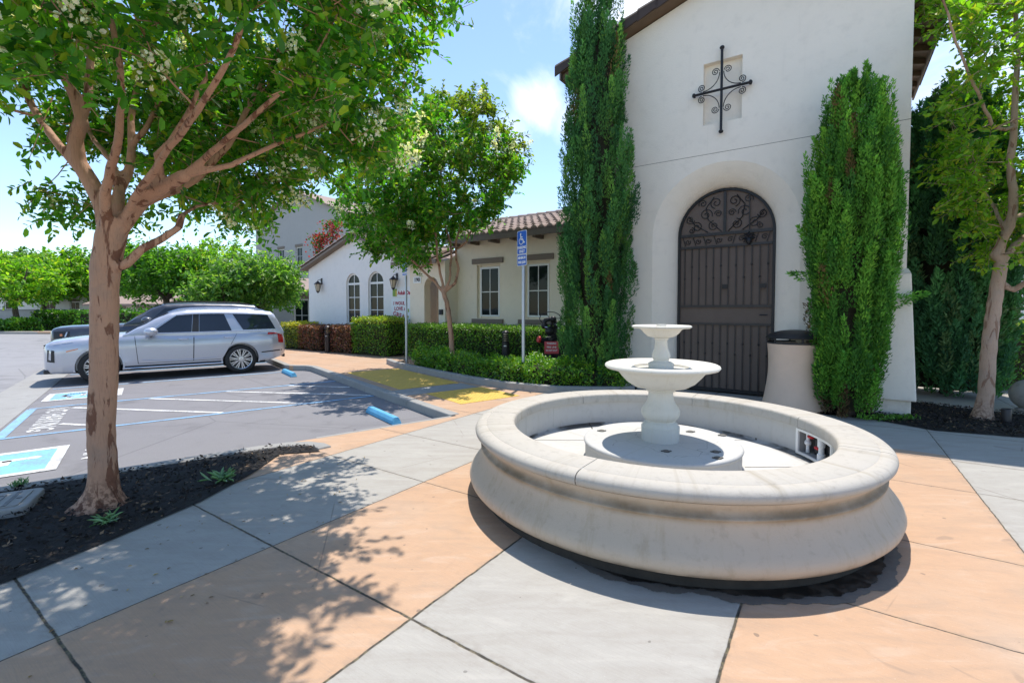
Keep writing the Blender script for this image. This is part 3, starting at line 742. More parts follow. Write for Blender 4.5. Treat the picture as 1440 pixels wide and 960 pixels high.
bt.add([(.46, 9.14, 2.141), (.975, 9.14, 2.141), (.975, 9.8, 2.141), (.46, 9.8, 2.141), (.50, 9.262, 2.22), (.95, 9.262, 2.22), (.95, 9.8, 2.22), (.50, 9.8, 2.22)], [(4, 5, 6, 7), (0, 1, 5, 4), (1, 2, 6, 5), (2, 3, 7, 6), (3, 0, 4, 7)])
bt.box(.47, 1.005, 9.06, 9.8, 0, .237)
bt.build('buttress', 'stucco', chapel, bevel=.015)
# --- door of the chapel: screen, frame, bars, scrolls
VD = V0+DEP
sm = MB(U); sm.slab(arch_pts(UC, HWi-.012, .06, SPR, 28), VD+.045, VD+.075)
door = sm.build('door', 'screen', chapel)
fr = MB(U)
def ring(mb, out, inn, y0, y1):
    n = len(out); v = [(x, y0, z) for x, z in out]+[(x, y0, z) for x, z in inn]+[(x, y1, z) for x, z in out]+[(x, y1, z) for x, z in inn]
    for i in range(n-1):
        mb.add([v[i], v[i+1], v[n+i+1], v[n+i], v[2*n+i], v[2*n+i+1], v[3*n+i+1], v[3*n+i]], [(0, 1, 2, 3), (4, 7, 6, 5), (0, 4, 5, 1), (3, 2, 6, 7)])
ring(fr, arch_pts(UC, HWi-.006, .03, SPR, 28), arch_pts(UC, HWi-.05, .03, SPR, 28), VD, VD+.045)
fr.box(UC-.80, UC+.80, VD+.003, VD+.042, .03, .09)
fr.build('door_frame', 'iron', door)
for z, h in ((3.035, .05), (2.80, .04), (1.66, .045), (1.32, .04)):
    rl = MB(U); rl.box(UC-.80, UC+.80, VD+.004, VD+.04, z-h/2, z+h/2); rl.build('cross_rail', 'bronze', door)
for x0, x1, zt_ in ((-.022, .022, 3.82), (.415, .427, 3.72)):
    rl = MB(U); rl.box(UC+x0, UC+x1, VD+.006, VD+.038, 3.061, zt_); rl.build('mullion', 'bronze', door)
for k in range(12):
    u = UC-.8+1.6*(k+.6)/12.1
    for z0, z1, ks in ((.09, 1.30, (.75 if k % 2 else .95,)), (1.683, 2.78, (2.43 if k % 2 else 2.20,))):
        br = MB(U); br.box(u-.008, u+.008, VD+.014, VD+.03, z0, z1)
        for z in ks: br.ball((u, VD+.022, z), .019, 8, 5, 1, 1, 1.2)
        br.build('picket', 'bronze', door)
def spiral(mb, c, r, a0, turns, rad, v, sgn=1, n=16, shrink=.80):
    P = []
    for i in range(n+1):
        t = i/n; a = a0+sgn*turns*2*math.pi*t; q = r*(1-shrink*t); P.append((c[0]+q*math.cos(a), v, c[1]+q*math.sin(a)))
    mb.tube(P, rad, 5); return P
scl = MB(U)
for sx in (-1, 1):
    for (x, z, r_, a0, sg) in ((.16, 3.63, .11, -80, 1), (.34, 3.42, .12, 200, -1), (.20, 3.20, .10, 90, -1), (.50, 3.20, .10, 40, 1), (.63, 3.35, .085, 190, 1), (.40, 3.64, .08, -30, 1), (.60, 3.14, .06, 90, 1), (.12, 3.42, .07, 0, 1)):
        spiral(scl, (UC+sx*x, z), r_, R(a0) if sx > 0 else math.pi-R(a0), 1.5, .008, VD+.028, sg*sx)
    scl.tube([(UC+sx*.06, VD+.028, 3.08), (UC+sx*.30, VD+.028, 3.32), (UC+sx*.34, VD+.028, 3.55), (UC+sx*.20, VD+.028, 3.74)], .009, 5)
    scl.tube([(UC+sx*.30, VD+.028, 3.08), (UC+sx*.55, VD+.028, 3.25), (UC+sx*.66, VD+.028, 3.42)], .009, 5)
    for k in range(4):
        x = .10+.19*k
        spiral(scl, (UC+sx*x, 2.92), .055, R(30), 1.3, .007, VD+.026, sx)
        scl.tube([(UC+sx*(x+.04), VD+.026, 2.84), (UC+sx*(x+.09), VD+.026, 3.0)], .007, 5)
scl.build('scrollwork', 'iron', door)
orn = MB(U)
for k in range(7):
    a = R(90+k*360/7); c = (UC+.42, 2.92)
    orn.tube([(c[0], VD-.01, c[1]), (c[0]+.06*math.cos(a), VD-.03, c[1]+.06*math.sin(a)), (c[0]+.11*math.cos(a), VD-.01, c[1]+.11*math.sin(a)+.01)], [.02, .028, .004], 6)
orn.ball((UC+.42, VD-.02, 2.86), .045, 10, 6, 1, .7, 1.6); orn.build('leaf_boss', 'iron', door, smooth=50)
for u in (UC+.02, UC+.66): hd = MB(U); hd.box(u-.045, u+.045, VD-.01, VD+.0035, 1.99, 2.07); hd.build('lock', 'iron', door)
hd = MB(U); hd.tube([(UC+.62, VD+.0, 1.50), (UC+.62, VD-.05, 1.50), (UC+.75, VD-.05, 1.50)], .012, 6); hd.build('handle', 'iron', door)

# --- iron cross
cr = thing('wrought_iron_cross', 'black iron cross with curled scrolls over the square niche', 'cross', U(-1.71, V0-.06, 5.54))
vb = MB(U); vb.tube([(-1.71, V0-.07, 4.78), (-1.71, V0-.07, 6.30)], .023, 8)
for z in (4.80, 6.28): vb.ball((-1.71, V0-.07, z), .042, 10, 7, 1, 1, .8); vb.tube([(-1.71, V0-.07, z), (-1.71, V0+.0, z)], .012, 6)
vb.build('upright', 'iron', cr, smooth=40)
hb = MB(U); hb.tube([(-2.20, V0-.085, 5.54), (-1.22, V0-.085, 5.54)], .023, 8)
for u in (-2.18, -1.24): hb.ball((u, V0-.085, 5.54), .042, 10, 7, .8, 1, 1); hb.tube([(u, V0-.085, 5.54), (u, V0, 5.54)], .012, 6)
hb.build('crossbar', 'iron', cr, smooth=40)
for sx in (-1, 1):
    for sz in (-1, 1):
        s_ = MB(U); v = V0-.075
        arc = [(-1.71+sx*(.035+.28*(1-math.sin(R(90-q)))), v, 5.54+sz*(.035+.28*(1-math.cos(R(90-q))))) for q in range(0, 91, 10)]
        s_.tube(arc, .008, 6)
        spiral(s_, (-1.71+sx*.105, 5.54+sz*.335), .066, R(180) if sx > 0 else 0, 1.9, .008, v, -sx*sz, 30, .85)
        spiral(s_, (-1.71+sx*.335, 5.54+sz*.105), .066, R(-90) if sz > 0 else R(90), 1.9, .008, v, sx*sz, 30, .85)
        s_.build('scroll', 'iron', cr, smooth=60)

# ================================================================== BEIGE WING
VW = 12.43
wing = thing('wing_building', 'low beige stucco building with two windows and barrel tile roof', 'building', U(-7.5, VW+1.5))
wins = [(-9.79, -8.99), (-7.91, -7.13)]
w = MB(U)
out = [(-10.75, 0), (UL-.01, 0), (UL-.01, 3.98), (-10.75, 3.98)]
hol = [[(a-.10, 1.30), (b+.06, 1.30), (b+.06, 3.08), (a-.10, 3.08)] for a, b in wins]
pts, tri = tess([out]+[h[::-1] for h in hol]); w.add([(x, VW, z) for x, z in pts], tri)
for h in hol:
    w.add([(x, VW, z) for x, z in h]+[(x, VW+.14, z) for x, z in h], [(0, 1, 5, 4), (1, 2, 6, 5), (2, 3, 7, 6), (3, 0, 4, 7)])
w.add([(UL-.01, VW, 0), (UL-.01, 17.4, 0), (UL-.01, 17.4, 3.98), (UL-.01, 14.8, 5.0), (UL-.01, VW, 3.98)], [(0, 1, 2, 3, 4)])
w.add([(-10.75, 17.4, 0), (UL, 17.4, 0), (UL, 17.4, 3.98), (-10.75, 17.4, 3.98)], [(0, 1, 2, 3)])
w.build('wall', 'stucco_beige', wing)
def sash(root, a, b, z0, z1, v, xf=U, rows=2, cols=2, mat='vinyl', fw=.055):
    f = MB(xf); f.box(a, a+fw, v, v+.06, z0, z1); f.box(b-fw, b, v, v+.06, z0, z1); f.box(a+fw, b-fw, v, v+.06, z0, z0+fw); f.box(a+fw, b-fw, v, v+.06, z1-fw, z1)
    for k in range(1, cols):
        x = a+(b-a)*k/cols; f.box(x-.012, x+.012, v+.012, v+.05, z0+fw, z1-fw)
    for k in range(1, rows):
        z = z0+(z1-z0)*k/rows
        for q in range(cols):
            xa = a+(b-a)*q/cols+(fw if q == 0 else .012); xb = a+(b-a)*(q+1)/cols-(fw if q == cols-1 else .012)
            f.box(xa, xb, v+.014, v+.048, z-.014, z+.014)
    fo = f.build('window', mat, root)
    p = MB(xf); p.box(a+.03, b-.03, v+.03, v+.036, z0+.03, z1-.03); p.build('pane', 'glass', fo)
    return fo
for a, b in wins:
    wo = sash(wing, a-.0, b+.0, 1.36, 3.0, VW+.06)
    c_ = MB(U); c_.box(a-.099, a-.001, VW+.09, VW+.135, 1.301, 3.079); c_.box(b+.001, b+.059, VW+.09, VW+.135, 1.301, 3.079); c_.box(a-.001, b+.001, VW+.122, VW+.137, 1.301, 3.079); c_.build('jamb', 'stucco_beige', wo)
    q = MB(U); q.box(a-.28, b+.20, VW-.055, VW+.05, 3.115, 3.29); q.build('lintel', 'trim', wo, bevel=.008)
    q = MB(U); q.box(a-.28, b+.20, VW-.075, VW+.05, 1.14, 1.285); q.build('sill', 'trim', wo, bevel=.008)
def tiled_roof(root, u0, u1, ve, vr, ze, zr, step=.27, course=.42, seed=1, both=False):
    r_ = random.Random(seed)
    b = MB(U); b.hexa([(u0, ve, ze), (u1, ve, ze), (u1, vr, zr), (u0, vr, zr), (u0, ve, ze+.06), (u1, ve, ze+.06), (u1, vr, zr+.06), (u0, vr, zr+.06)])
    if both: b.hexa([(u0, vr, zr), (u1, vr, zr), (u1, 2*vr-ve, ze), (u0, 2*vr-ve, ze), (u0, vr, zr+.06), (u1, vr, zr+.06), (u1, 2*vr-ve, ze+.06), (u0, 2*vr-ve, ze+.06)])
    ro = b.build('roof', 'wood', root)
    t = MB(U); nu = int((u1-u0)/step); ln = math.hypot(vr-ve, zr-ze); nc = int(ln/course)
    pr = [(-.115, -.01), (-.10, .05), (-.055, .095), (0, .11), (.055, .095), (.10, .05), (.115, -.01)]
    pan = [(-.135, .02), (0, -.03), (.135, .02)]
    for i in range(nu):
        uc = u0+step*(i+.5)
        for j in range(nc):
            t0, t1 = j/nc, (j+1.12)/nc; jit = r_.uniform(-.012, .012); up = r_.uniform(0, .02)
            v0, v1 = ve-.06+(vr-ve)*t0, ve-.06+(vr-ve)*t1; z0, z1 = ze+.10+(zr-ze)*t0+up, ze+.075+(zr-ze)*t1
            t.add([(uc+a+jit, v0, z0+c) for a, c in pr]+[(uc+a*.85+jit, v1, z1+c*.85) for a, c in pr], [(k, k+1, 8+k, 7+k) for k in range(6)]+[tuple(range(6, -1, -1))])
    t.build('barrel_tiles', 'tile', ro, smooth=40)
    rc = MB(U)
    for i in range(int((u1-u0)/.40)):
        x = u0+.40*i
        rc.add([(x, vr+a, zr+.17+c) for a, c in pr]+[(x+.44, vr+a*.9, zr+.15+c*.9) for a, c in pr], [(k, k+1, 8+k, 7+k) for k in range(6)]+[tuple(range(6, -1, -1)), tuple(range(7, 14))])
    rc.build('ridge_tiles', 'tile', ro, smooth=40)
    return ro
ro = tiled_roof(wing, -10.95, UL-.02, 11.92, 14.8, 3.86, 4.86, both=True)
fs = MB(U); fs.box(-10.95, UL-.02, 11.86, 11.915, 3.79, 4.0); fs.build('fascia', 'fascia', wing)
for k in range(8):
    u = -10.7+k*.83; q = MB(U); q.box(u, u+.10, 11.92, VW-.001, 3.74, 3.85); q.build('rafter_tail', 'fascia', wing)
vp = MB(U); vp.lathe([(0, 5.28), (.04, 5.28), (.04, 4.3)], 10); 
vp = MB(); c = Vector(U(-6.35, 13.9)); vp.lathe([(.045, 4.5), (.045, 5.13), (.0, 5.13)], 10, c.x, c.y); vp.build('vent_pipe', 'bronze', wing, smooth=40)
vp = MB(); c = Vector(U(-7.15, 13.7)); vp.lathe([(.08, 4.5), (.08, 4.82), (.16, 4.82), (.17, 4.90), (.0, 4.93)], 10, c.x, c.y); vp.build('roof_vent', 'bronze', wing, smooth=40)
# porch of the wing
pw = MB(U); pa, pb = -11.72, -11.05
out = [(-12.42, 0)] + arch_pts((pa+pb)/2, (pb-pa)/2, 0, 2.38, 14) + [(-10.75, 0), (-10.75, 3.22), (-12.42, 3.22)]
pts, tri = tess([out]); pw.add([(x, 11.8, z) for x, z in pts], tri)
ar = arch_pts((pa+pb)/2, (pb-pa)/2, 0, 2.38, 14); n = len(ar)
pw.add([(x, 11.8, z) for x, z in ar]+[(x, 12.1, z) for x, z in ar], [(i, i+1, n+i+1, n+i) for i in range(n-1)])
pw.add([(-10.75, 11.8, 0), (-10.75, VW, 0), (-10.75, VW, 3.5), (-10.75, 11.8, 3.22)], [(0, 1, 2, 3)])
pw.add([(-12.42, 11.8, 0), (-12.42, VW, 0), (-12.42, VW, 3.5), (-12.42, 11.8, 3.22)], [(0, 1, 2, 3)])
pw.add([(-12.42, 13.2, 0), (-10.75, 13.2, 0), (-10.75, 13.2, 3.5), (-12.42, 13.2, 3.5)], [(0, 1, 2, 3)])
pw.build('porch', 'stucco_beige', wing)
tiled_roof(wing, -12.95, -10.80, 11.45, 12.6, 3.2, 3.62, seed=4)
fs = MB(U); fs.box(-12.97, -10.80, 11.40, 11.448, 3.13, 3.27); fs.build('fascia', 'trim', wing)
nm = MB(U); nm.box(-12.22, -11.86, 11.775, 11.798, 2.52, 2.74); v, f = text_mesh('190', .19, lambda x, y, z: U(-12.04+x, 11.772-z, 2.63+y), .003, bold=.006); nm.add(v, f, 1, ID)
nm.build('number_plate', ['sign_white', 'iron'], wing, fixn=False)
bx = MB(U); bx.box(-10.98, -10.84, 11.74, 11.798, 1.42, 1.60); bx.box(-10.97, -10.85, 11.73, 11.739, 1.50, 1.59); bx.build('intercom', 'iron', wing)

# ================================================================== WHITE GABLE
VG, GL, GR, GC = 12.0, -18.9, -12.43, -15.66
GA = 4.45; gz = lambda u: GA-.345*abs(u-GC)
gab = thing('gable_building', 'white stucco gable with two tall arched windows beside wall lamps', 'building', U(GC, VG+2))
gw = MB(U)
gwin = [(-16.30, -15.46), (-14.94, -14.06)]
hol = [arch_pts((a+b)/2, (b-a)/2, 1.0, 2.62, 14) for a, b in gwin]
pts, tri = tess([[(GL, 0), (GR, 0), (GR, gz(GR)), (GC, GA), (GL, gz(GL))]]+[h[::-1] for h in hol]); gw.add([(x, VG, z) for x, z in pts], tri)
for h in hol:
    n = len(h); gw.add([(x, VG, z) for x, z in h]+[(x, VG+.16, z) for x, z in h], [(i, (i+1) % n, n+(i+1) % n, n+i) for i in range(n)])
gw.add([(GL, VG, 0), (GL, 18, 0), (GL, 18, gz(GL)), (GL, VG, gz(GL))], [(0, 1, 2, 3)]); gw.add([(GR, VG, 0), (GR, 18, 0), (GR, 18, gz(GR)), (GR, VG, gz(GR))], [(0, 1, 2, 3)])
gw.build('wall', 'stucco_white', gab)
for (a, b), h in zip(gwin, hol):
    fr = MB(U); m_ = (a+b)/2; hw = (b-a)/2
    ring(fr, arch_pts(m_, hw-.003, 1.003, 2.62, 14), arch_pts(m_, hw-.06, 1.003, 2.62, 14), VG+.06, VG+.12)
    fr.box(a+.06, b-.06, VG+.062, VG+.118, 1.003, 1.07); fr.box(a+.06, b-.06, VG+.063, VG+.117, 2.58, 2.66)
    for z in (1.58, 2.08): fr.box(a+.06, b-.06, VG+.07, VG+.11, z-.015, z+.015)
    for z0, z1 in ((1.07, 1.565), (1.595, 2.065), (2.095, 2.58), (2.66, 2.99)): fr.box(m_-.015, m_+.015, VG+.072, VG+.108, z0, z1)
    fo = fr.build('window', 'vinyl', gab); p = MB(U); p.slab(arch_pts(m_, hw-.02, 1.02, 2.62, 14), VG+.09, VG+.098); p.build('pane', 'glass', fo)
gr = MB(U)
for sgn in (-1, 1):
    ue = GC+sgn*(3.45 if sgn < 0 else 3.2); zz = lambda u: GA+.01-.345*abs(u-GC)
    gr.hexa([(GC, 11.72, zz(GC)), (ue, 11.72, zz(ue)), (ue, 18.2, zz(ue)), (GC, 18.2, zz(GC)), (GC, 11.72, zz(GC)+.1), (ue, 11.72, zz(ue)+.1), (ue, 18.2, zz(ue)+.1), (GC, 18.2, zz(GC)+.1)])
go = gr.build('roof', 'trim', gab)
gt_ = MB(U)
for sgn in (-1, 1):
    for k in range(9):
        u0, u1 = GC+sgn*k*.38, GC+sgn*(k*.38+.42)
        for j in range(14):
            pr = [(-.115, 0), (-.08, .06), (0, .085), (.08, .06), (.115, 0)]; v0 = 11.8+.26*j
            gt_.add([(u0, v0+a, zz(u0)+.13+c) for a, c in pr]+[(u1, v0+a, zz(u1)+.16+c) for a, c in pr], [(i, i+1, 6+i, 5+i) for i in range(4)]+[(5, 6, 7, 8, 9), (4, 3, 2, 1, 0)])
gt_.build('barrel_tiles', 'tile', go)
# wall lamps
def wall_lamp(u, z, label):
    t = thing('wall_lamp', label, 'wall lamp', U(u, VG, z), -TH, 'lanterns on the white gable wall')
    b = MB(); b.lathe([(0, -.02), (.055, -.02), (.06, .0), (.03, .02)], 10); b.tube([(0, 0, .12), (0, -.10, .16), (0, -.19, .12), (0, -.19, .06)], .012, 6); b.box(-.05, .05, -.02, -.002, .0, .22); b.build('bracket', 'bronze', t, world=False)
    l_ = MB(); l_.lathe([(.0, .10), (.03, .09), (.05, .06), (.145, -.02), (.15, -.04), (.125, -.04)], 6, 0, -.19)
    for k in range(6):
        a = math.pi/3*k; l_.tube([(.125*math.cos(a), -.19+.125*math.sin(a), -.04), (.065*math.cos(a), -.19+.065*math.sin(a), -.33)], .008, 5)
    l_.lathe([(.075, -.33), (.06, -.36), (.02, -.40), (0, -.43)], 6, 0, -.19); l_.build('lantern_cage', 'bronze', t, world=False)
    g_ = MB(); g_.lathe([(.118, -.042), (.06, -.328)], 6, 0, -.19); g_.build('lantern_glass', 'lantern_glass', t, world=False)
    return t
wall_lamp(-17.95, 2.70, 'bronze wall lantern left of the arched windows on the white gable')
wall_lamp(-13.30, 2.72, 'bronze wall lantern above the red lettered banner')
# banner and poster on the white wall
bn = thing('banner', 'wide white banner with a green picture and red lettering under the lantern', 'banner', U(-13.0, VG, 2.2))
b = MB(U); b.box(-13.56, -12.46, VG-.02, VG-.002, 2.06, 2.42); b.build('sheet', 'sign_white', bn)
b = MB(U); b.box(-13.53, -13.30, VG-.024, VG-.0205, 2.08, 2.36); b.build('picture', 'green_ink', bn)
b = MB(U); b.box(-13.36, -13.302, VG-.027, VG-.0245, 2.09, 2.30); b.build('picture_patch', 'yellow_ink', bn)
b = MB(); v, f = text_mesh('Adult Day', .20, lambda x, y, z: U(-12.88+x*.9, VG-.023-z, 2.20+y), .002, bold=.008); b.add(v, f); b.build('lettering', 'crimson', bn, fixn=False)
ps = thing('poster', 'large white poster with slanting dark red capital lettering behind the hedge', 'poster', U(-13.0, VG, 1.6))
b = MB(U); b.box(-13.60, -12.46, VG-.02, VG-.002, .95, 2.0); b.build('sheet', 'sign_white', ps)
b = MB()
for t_, z, s_ in (('I WOULD', 1.82, .17), ('LOVE A', 1.62, .19), ('GREAT', 1.36, .25)):
    v, f = text_mesh(t_, s_, lambda x, y, z_: U(-13.12+x, VG-.023-z_, z+y-(x*.22 if t_ == 'GREAT' else 0)), .002, bold=.006); b.add(v, f)
b.build('lettering', 'crimson', ps, fixn=False)
b = MB(U); b.box(-12.72, -12.66, VG-.025, VG-.021, 1.50, 1.62); b.build('picture_patch', 'green_ink', ps)

# ================================================================== FAR BUILDINGS
def plain_building(name, label, x0, x1, y0, y1, h, rise, mat, wins, xf=ID, ridge='x', roofmat='tile'):
    t = thing(name, label, 'building', xf((x0+x1)/2, (y0+y1)/2))
    b = MB(xf)
    pts, tri = tess([[(x0, LOT), (x1, LOT), (x1, h), (x0, h)]]+[[(a, z0), (a, z1), (c, z1), (c, z0)] for a, c, z0, z1 in wins])
    b.add([(x, y0, z) for x, z in pts], tri)
    for a, c, z0, z1 in wins:
        hp = [(a, z0), (c, z0), (c, z1), (a, z1)]; b.add([(x, y0, z) for x, z in hp]+[(x, y0+.16, z) for x, z in hp], [(i, (i+1) % 4, 4+(i+1) % 4, 4+i) for i in range(4)])
    for xs in (x0, x1): b.add([(xs, y0, LOT), (xs, y1, LOT), (xs, y1, h), (xs, y0, h)], [(0, 1, 2, 3)])
    b.add([(x0, y1, LOT), (x1, y1, LOT), (x1, y1, h), (x0, y1, h)], [(0, 1, 2, 3)])
    ym = (y0+y1)/2; xm = (x0+x1)/2
    if ridge == 'y': b.add([(x0, y0, h), (x1, y0, h), (xm, y0, h+rise)], [(0, 1, 2)])
    b.build('wall', mat, t)
    r_ = MB(xf); e = .45
    if ridge == 'x':
        k = rise/(ym-y0)
        for ya, yb, za, zb in ((y0-e, ym, h-e*k, h+rise), (y1+e, ym, h-e*k, h+rise)):
            r_.hexa([(x0-e, ya, za), (x1+e, ya, za), (x1+e, yb, zb), (x0-e, yb, zb), (x0-e, ya, za+.16), (x1+e, ya, za+.16), (x1+e, yb, zb+.16), (x0-e, yb, zb+.16)])
    else:
        k = rise/(xm-x0)
        for xa, xb in ((x0-e, xm), (x1+e, xm)):
            za = h-e*k
            r_.hexa([(xa, y0-e, za), (xb, y0-e, h+rise), (xb, y1+e, h+rise), (xa, y1+e, za), (xa, y0-e, za+.16), (xb, y0-e, h+rise+.16), (xb, y1+e, h+rise+.16), (xa, y1+e, za+.16)])
    r_.build('roof', roofmat, t)
    for a, c, z0, z1 in wins:
        wo = sash(t, a, c, z0, z1, y0+.08, xf, 2, 2, 'vinyl', .08)
        q = MB(xf); q.box(a-.08, c+.08, y0-.05, y0+.02, z1+.03, z1+.25); q.build('lintel', 'trim', wo)
    return t
# grey three-storey block beyond (wall faces the plaza)
G3 = 24.5
def gu(px): a = (px-720)/660; Y = G3/(a*SU+CU); return a*Y*CU-Y*SU
wn = []
for px in (397, 422, 447):
    u = gu(px); wn.append((u-.5, u+.5, 5.6, 7.25))
for px in (397, 447): u = gu(px); wn.append((u-.5, u+.5, 1.6, 3.3))
plain_building('apartment_block', 'grey stucco apartment block rising behind the white gable', -47.5, -33.5, G3, G3+11, 9.65, 2.65, 'stucco_grey', wn, U, 'y')
plain_building('garage_block', 'low tan building with brown roof far behind the parked cars', -33, -27.5, 37, 42, 2.0, .7, 'stucco_tan', [(-31.5, -30.5, .7, 1.6), (-29.5, -28.5, .7, 1.6)])
plain_building('far_house', 'pale house partly hidden by the trees across the aisle', -48, -38, 43, 50, 3.0, 1.3, 'stucco_white', [(-46.5, -45.3, 1, 2.3), (-43, -41.8, 1, 2.3), (-40.5, -39.6, 1, 2.3)])
plain_building('rear_house', 'low grey building in shade behind the silver car', -16.0, -10.5, 27.5, 32, 2.7, .7, 'stucco_grey', [(-14.8, -14.0, .6, 2.1), (-12.8, -11.9, .3, 2.2)])
plain_building('side_house', 'pale stucco building behind the clipped hedge beside the leaning tree', 13.2, 30, 13.0, 22, 4.3, 1.6, 'stucco_white', [(20, 21.2, 1.2, 2.6)])
gwl = thing('garden_wall', 'low grey boundary wall across the drive aisle', 'wall', (-40, 40.5, LOT))
b = MB(); b.box(-60, -33.2, 40.3, 40.6, LOT-.1, 1.5); b.build('wall', 'stucco_grey', gwl); b = MB(); b.box(-60.05, -33.15, 40.25, 40.65, 1.501, 1.6); b.build('coping', 'kerb', gwl)
isl = MB(); strip(isl, [(-46, 34.0), (-38, 33.6), (-32.6, 33.4), (-31.8, 33.9)], .9, LOT-.05, .02); setp(isl.build('traffic_island', 'pave'), 'peach edged planting island across the drive aisle', kind='structure')
far = MB(); far.prism([(-120, 42), (-33, 42), (-24, 38), (-10, 36), (20, 50), (60, 40), (120, 80), (120, 200), (-120, 200)], LOT-.05, LOT+.06)
setp(far.build('lawn', simple('dry_grass_ground', (.06, .075, .025), .95, var=.4, vscale=2)), 'far ground beyond the drive aisle', kind='structure')
# ================================================================== FOUNTAIN
FX, FY = 1.346, 4.225
def stone_mats():
    m, nt, b, col, co = cast_stone('cast_stone_basin', (.51, .42, .325), (.24, .185, .13), (.33, .245, .145), .65)
    z = nt.xyz(co)[2]
    n = nt.noise(co, 3.5, 5, .6)
    neck = nt.math('SUBTRACT', 1, nt.ramp(nt.math('ABSOLUTE', nt.math('SUBTRACT', z, .422)), .010, .062))   # old water line in the neck
    col = nt.mix(nt.math('MULTIPLY', neck, nt.maprange(n, .35, .65, .25, .85)), col, (.19, .135, .075, 1))
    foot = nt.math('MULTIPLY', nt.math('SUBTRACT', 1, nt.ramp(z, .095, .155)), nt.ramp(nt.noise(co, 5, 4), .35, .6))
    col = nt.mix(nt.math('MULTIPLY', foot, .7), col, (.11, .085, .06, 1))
    nt.put(b.inputs['Base Color'], col); M['basin'] = m
    m, nt, b, col, co = cast_stone('cast_stone_coping', (.465, .428, .375), (.20, .175, .145), (.31, .26, .19), .85)
    M['coping'] = m
    m, nt, b, col, co = cast_stone('cast_stone_bowls', (.68, .645, .57), (.38, .36, .31), (.52, .43, .26), .42); M['bowl'] = m
    m, nt, b, col, co = cast_stone('painted_basin_inside', (.51, .50, .475), (.30, .285, .25), (.40, .37, .31), .6)
    x, y, z = nt.xyz(co)[0:3]
    wob = nt.math('MULTIPLY', nt.math('SUBTRACT', nt.noise(co, 6, 3), .5), .02)
    r = nt.math('SQRT', nt.math('ADD', nt.math('MULTIPLY', x, x), nt.math('MULTIPLY', y, y)))
    j = lines_dist(nt, nt.math('ADD', x, wob), [-.42, .55]); j2 = lines_dist(nt, nt.math('ADD', y, wob), [-.2, .62])
    d = nt.math('MINIMUM', j, j2); up = nt.math('GREATER_THAN', r, .69)
    low = nt.math('LESS_THAN', z, .262)
    line = nt.math('MULTIPLY', nt.math('MULTIPLY', nt.math('SUBTRACT', 1, nt.ramp(d, .004, .011)), up), low)
    col = nt.mix(line, col, (.07, .06, .05, 1))
    ringm = nt.math('MULTIPLY', nt.ramp(r, 1.20, 1.27), nt.math('MULTIPLY', low, nt.ramp(nt.noise(co, 2.2, 4), .42, .56)))
    col = nt.mix(nt.math('MULTIPLY', ringm, .85), col, (.06, .05, .04, 1))
    # hairline cracks in the middle of the plinth
    vor = nt.node('ShaderNodeTexVoronoi', feature='DISTANCE_TO_EDGE'); vor.inputs['Scale'].default_value = 2.6
    nt.put(vor.inputs['Vector'], nt.vmath('ADD', co, nt.vmath('MULTIPLY', nt.node('ShaderNodeTexNoise').outputs['Color'], (.25, .25, 0))))
    ck = nt.math('MULTIPLY', nt.math('SUBTRACT', 1, nt.ramp(vor.outputs['Distance'], .002, .007)), nt.math('MULTIPLY', nt.math('LESS_THAN', r, .50), nt.math('GREATER_THAN', z, .40)))
    col = nt.mix(nt.math('MULTIPLY', ck, .45), col, (.05, .045, .04, 1))
    nt.put(b.inputs['Base Color'], col); M['poolpaint'] = m
stone_mats()
M['nozzle'] = simple('weathered_nozzle', (.10, .095, .085), .6, var=.4, vscale=30)
ft = thing('fountain', 'round cast stone fountain with two tiered bowls on the plaza, drained dry', 'fountain', (FX, FY, 0))
ft.scale = (1.018, 1.018, 1)
def FLx(mb, name, mat, par=ft, smooth=50, bevel=0, fixn=True): return mb.build(name, mat, par, smooth, world=False, bevel=bevel, fixn=fixn)
b = MB(); b.lathe([(1.50, 0), (1.575, 0), (1.570, .094), (1.50, .094)], 96, closed_prof=True); FLx(b, 'footing', 'algae')  # dark footing colour stands in for the shadow gap below the basin
b = MB()
prof = [(1.315, .090), (1.595, .090), (1.630, .094), (1.660, .108), (1.684, .136), (1.693, .168), (1.685, .200), (1.664, .230), (1.640, .262), (1.618, .295), (1.600, .330), (1.588, .362), (1.582, .388), (1.586, .398), (1.594, .404), (1.594, .414), (1.582, .420), (1.570, .430), (1.566, .446), (1.572, .464), (1.586, .480), (1.592, .497), (1.52, .498), (1.45, .498)]
b.lathe(prof, 128); FLx(b, 'basin', 'basin', smooth=75)
joints = [5, 57, 113, 168, 235, 323]
cp = [(1.298, .502), (1.298, .575), (1.303, .590), (1.315, .598), (1.333, .600), (1.535, .600), (1.540, .5965), (1.546, .594), (1.552, .5965), (1.560, .598), (1.59, .596), (1.618, .587), (1.636, .571), (1.643, .551), (1.639, .531), (1.625, .515), (1.604, .504), (1.56, .501)]
for k, a in enumerate(joints):
    a1 = joints[(k+1) % 6]+(360 if k == 5 else 0)
    b = MB(); b.lathe(cp, int((a1-a)/2.2), a0=R(a+.14), a1=R(a1-.14), closed_prof=True); FLx(b, 'coping_segment', 'coping', smooth=40)
b = MB(); b.lathe([(1.308, .503), (1.308, .59), (1.53, .594), (1.62, .565), (1.62, .53), (1.57, .503)], 128, closed_prof=True); FLx(b, 'joint_mortar', 'sign_white', smooth=40)
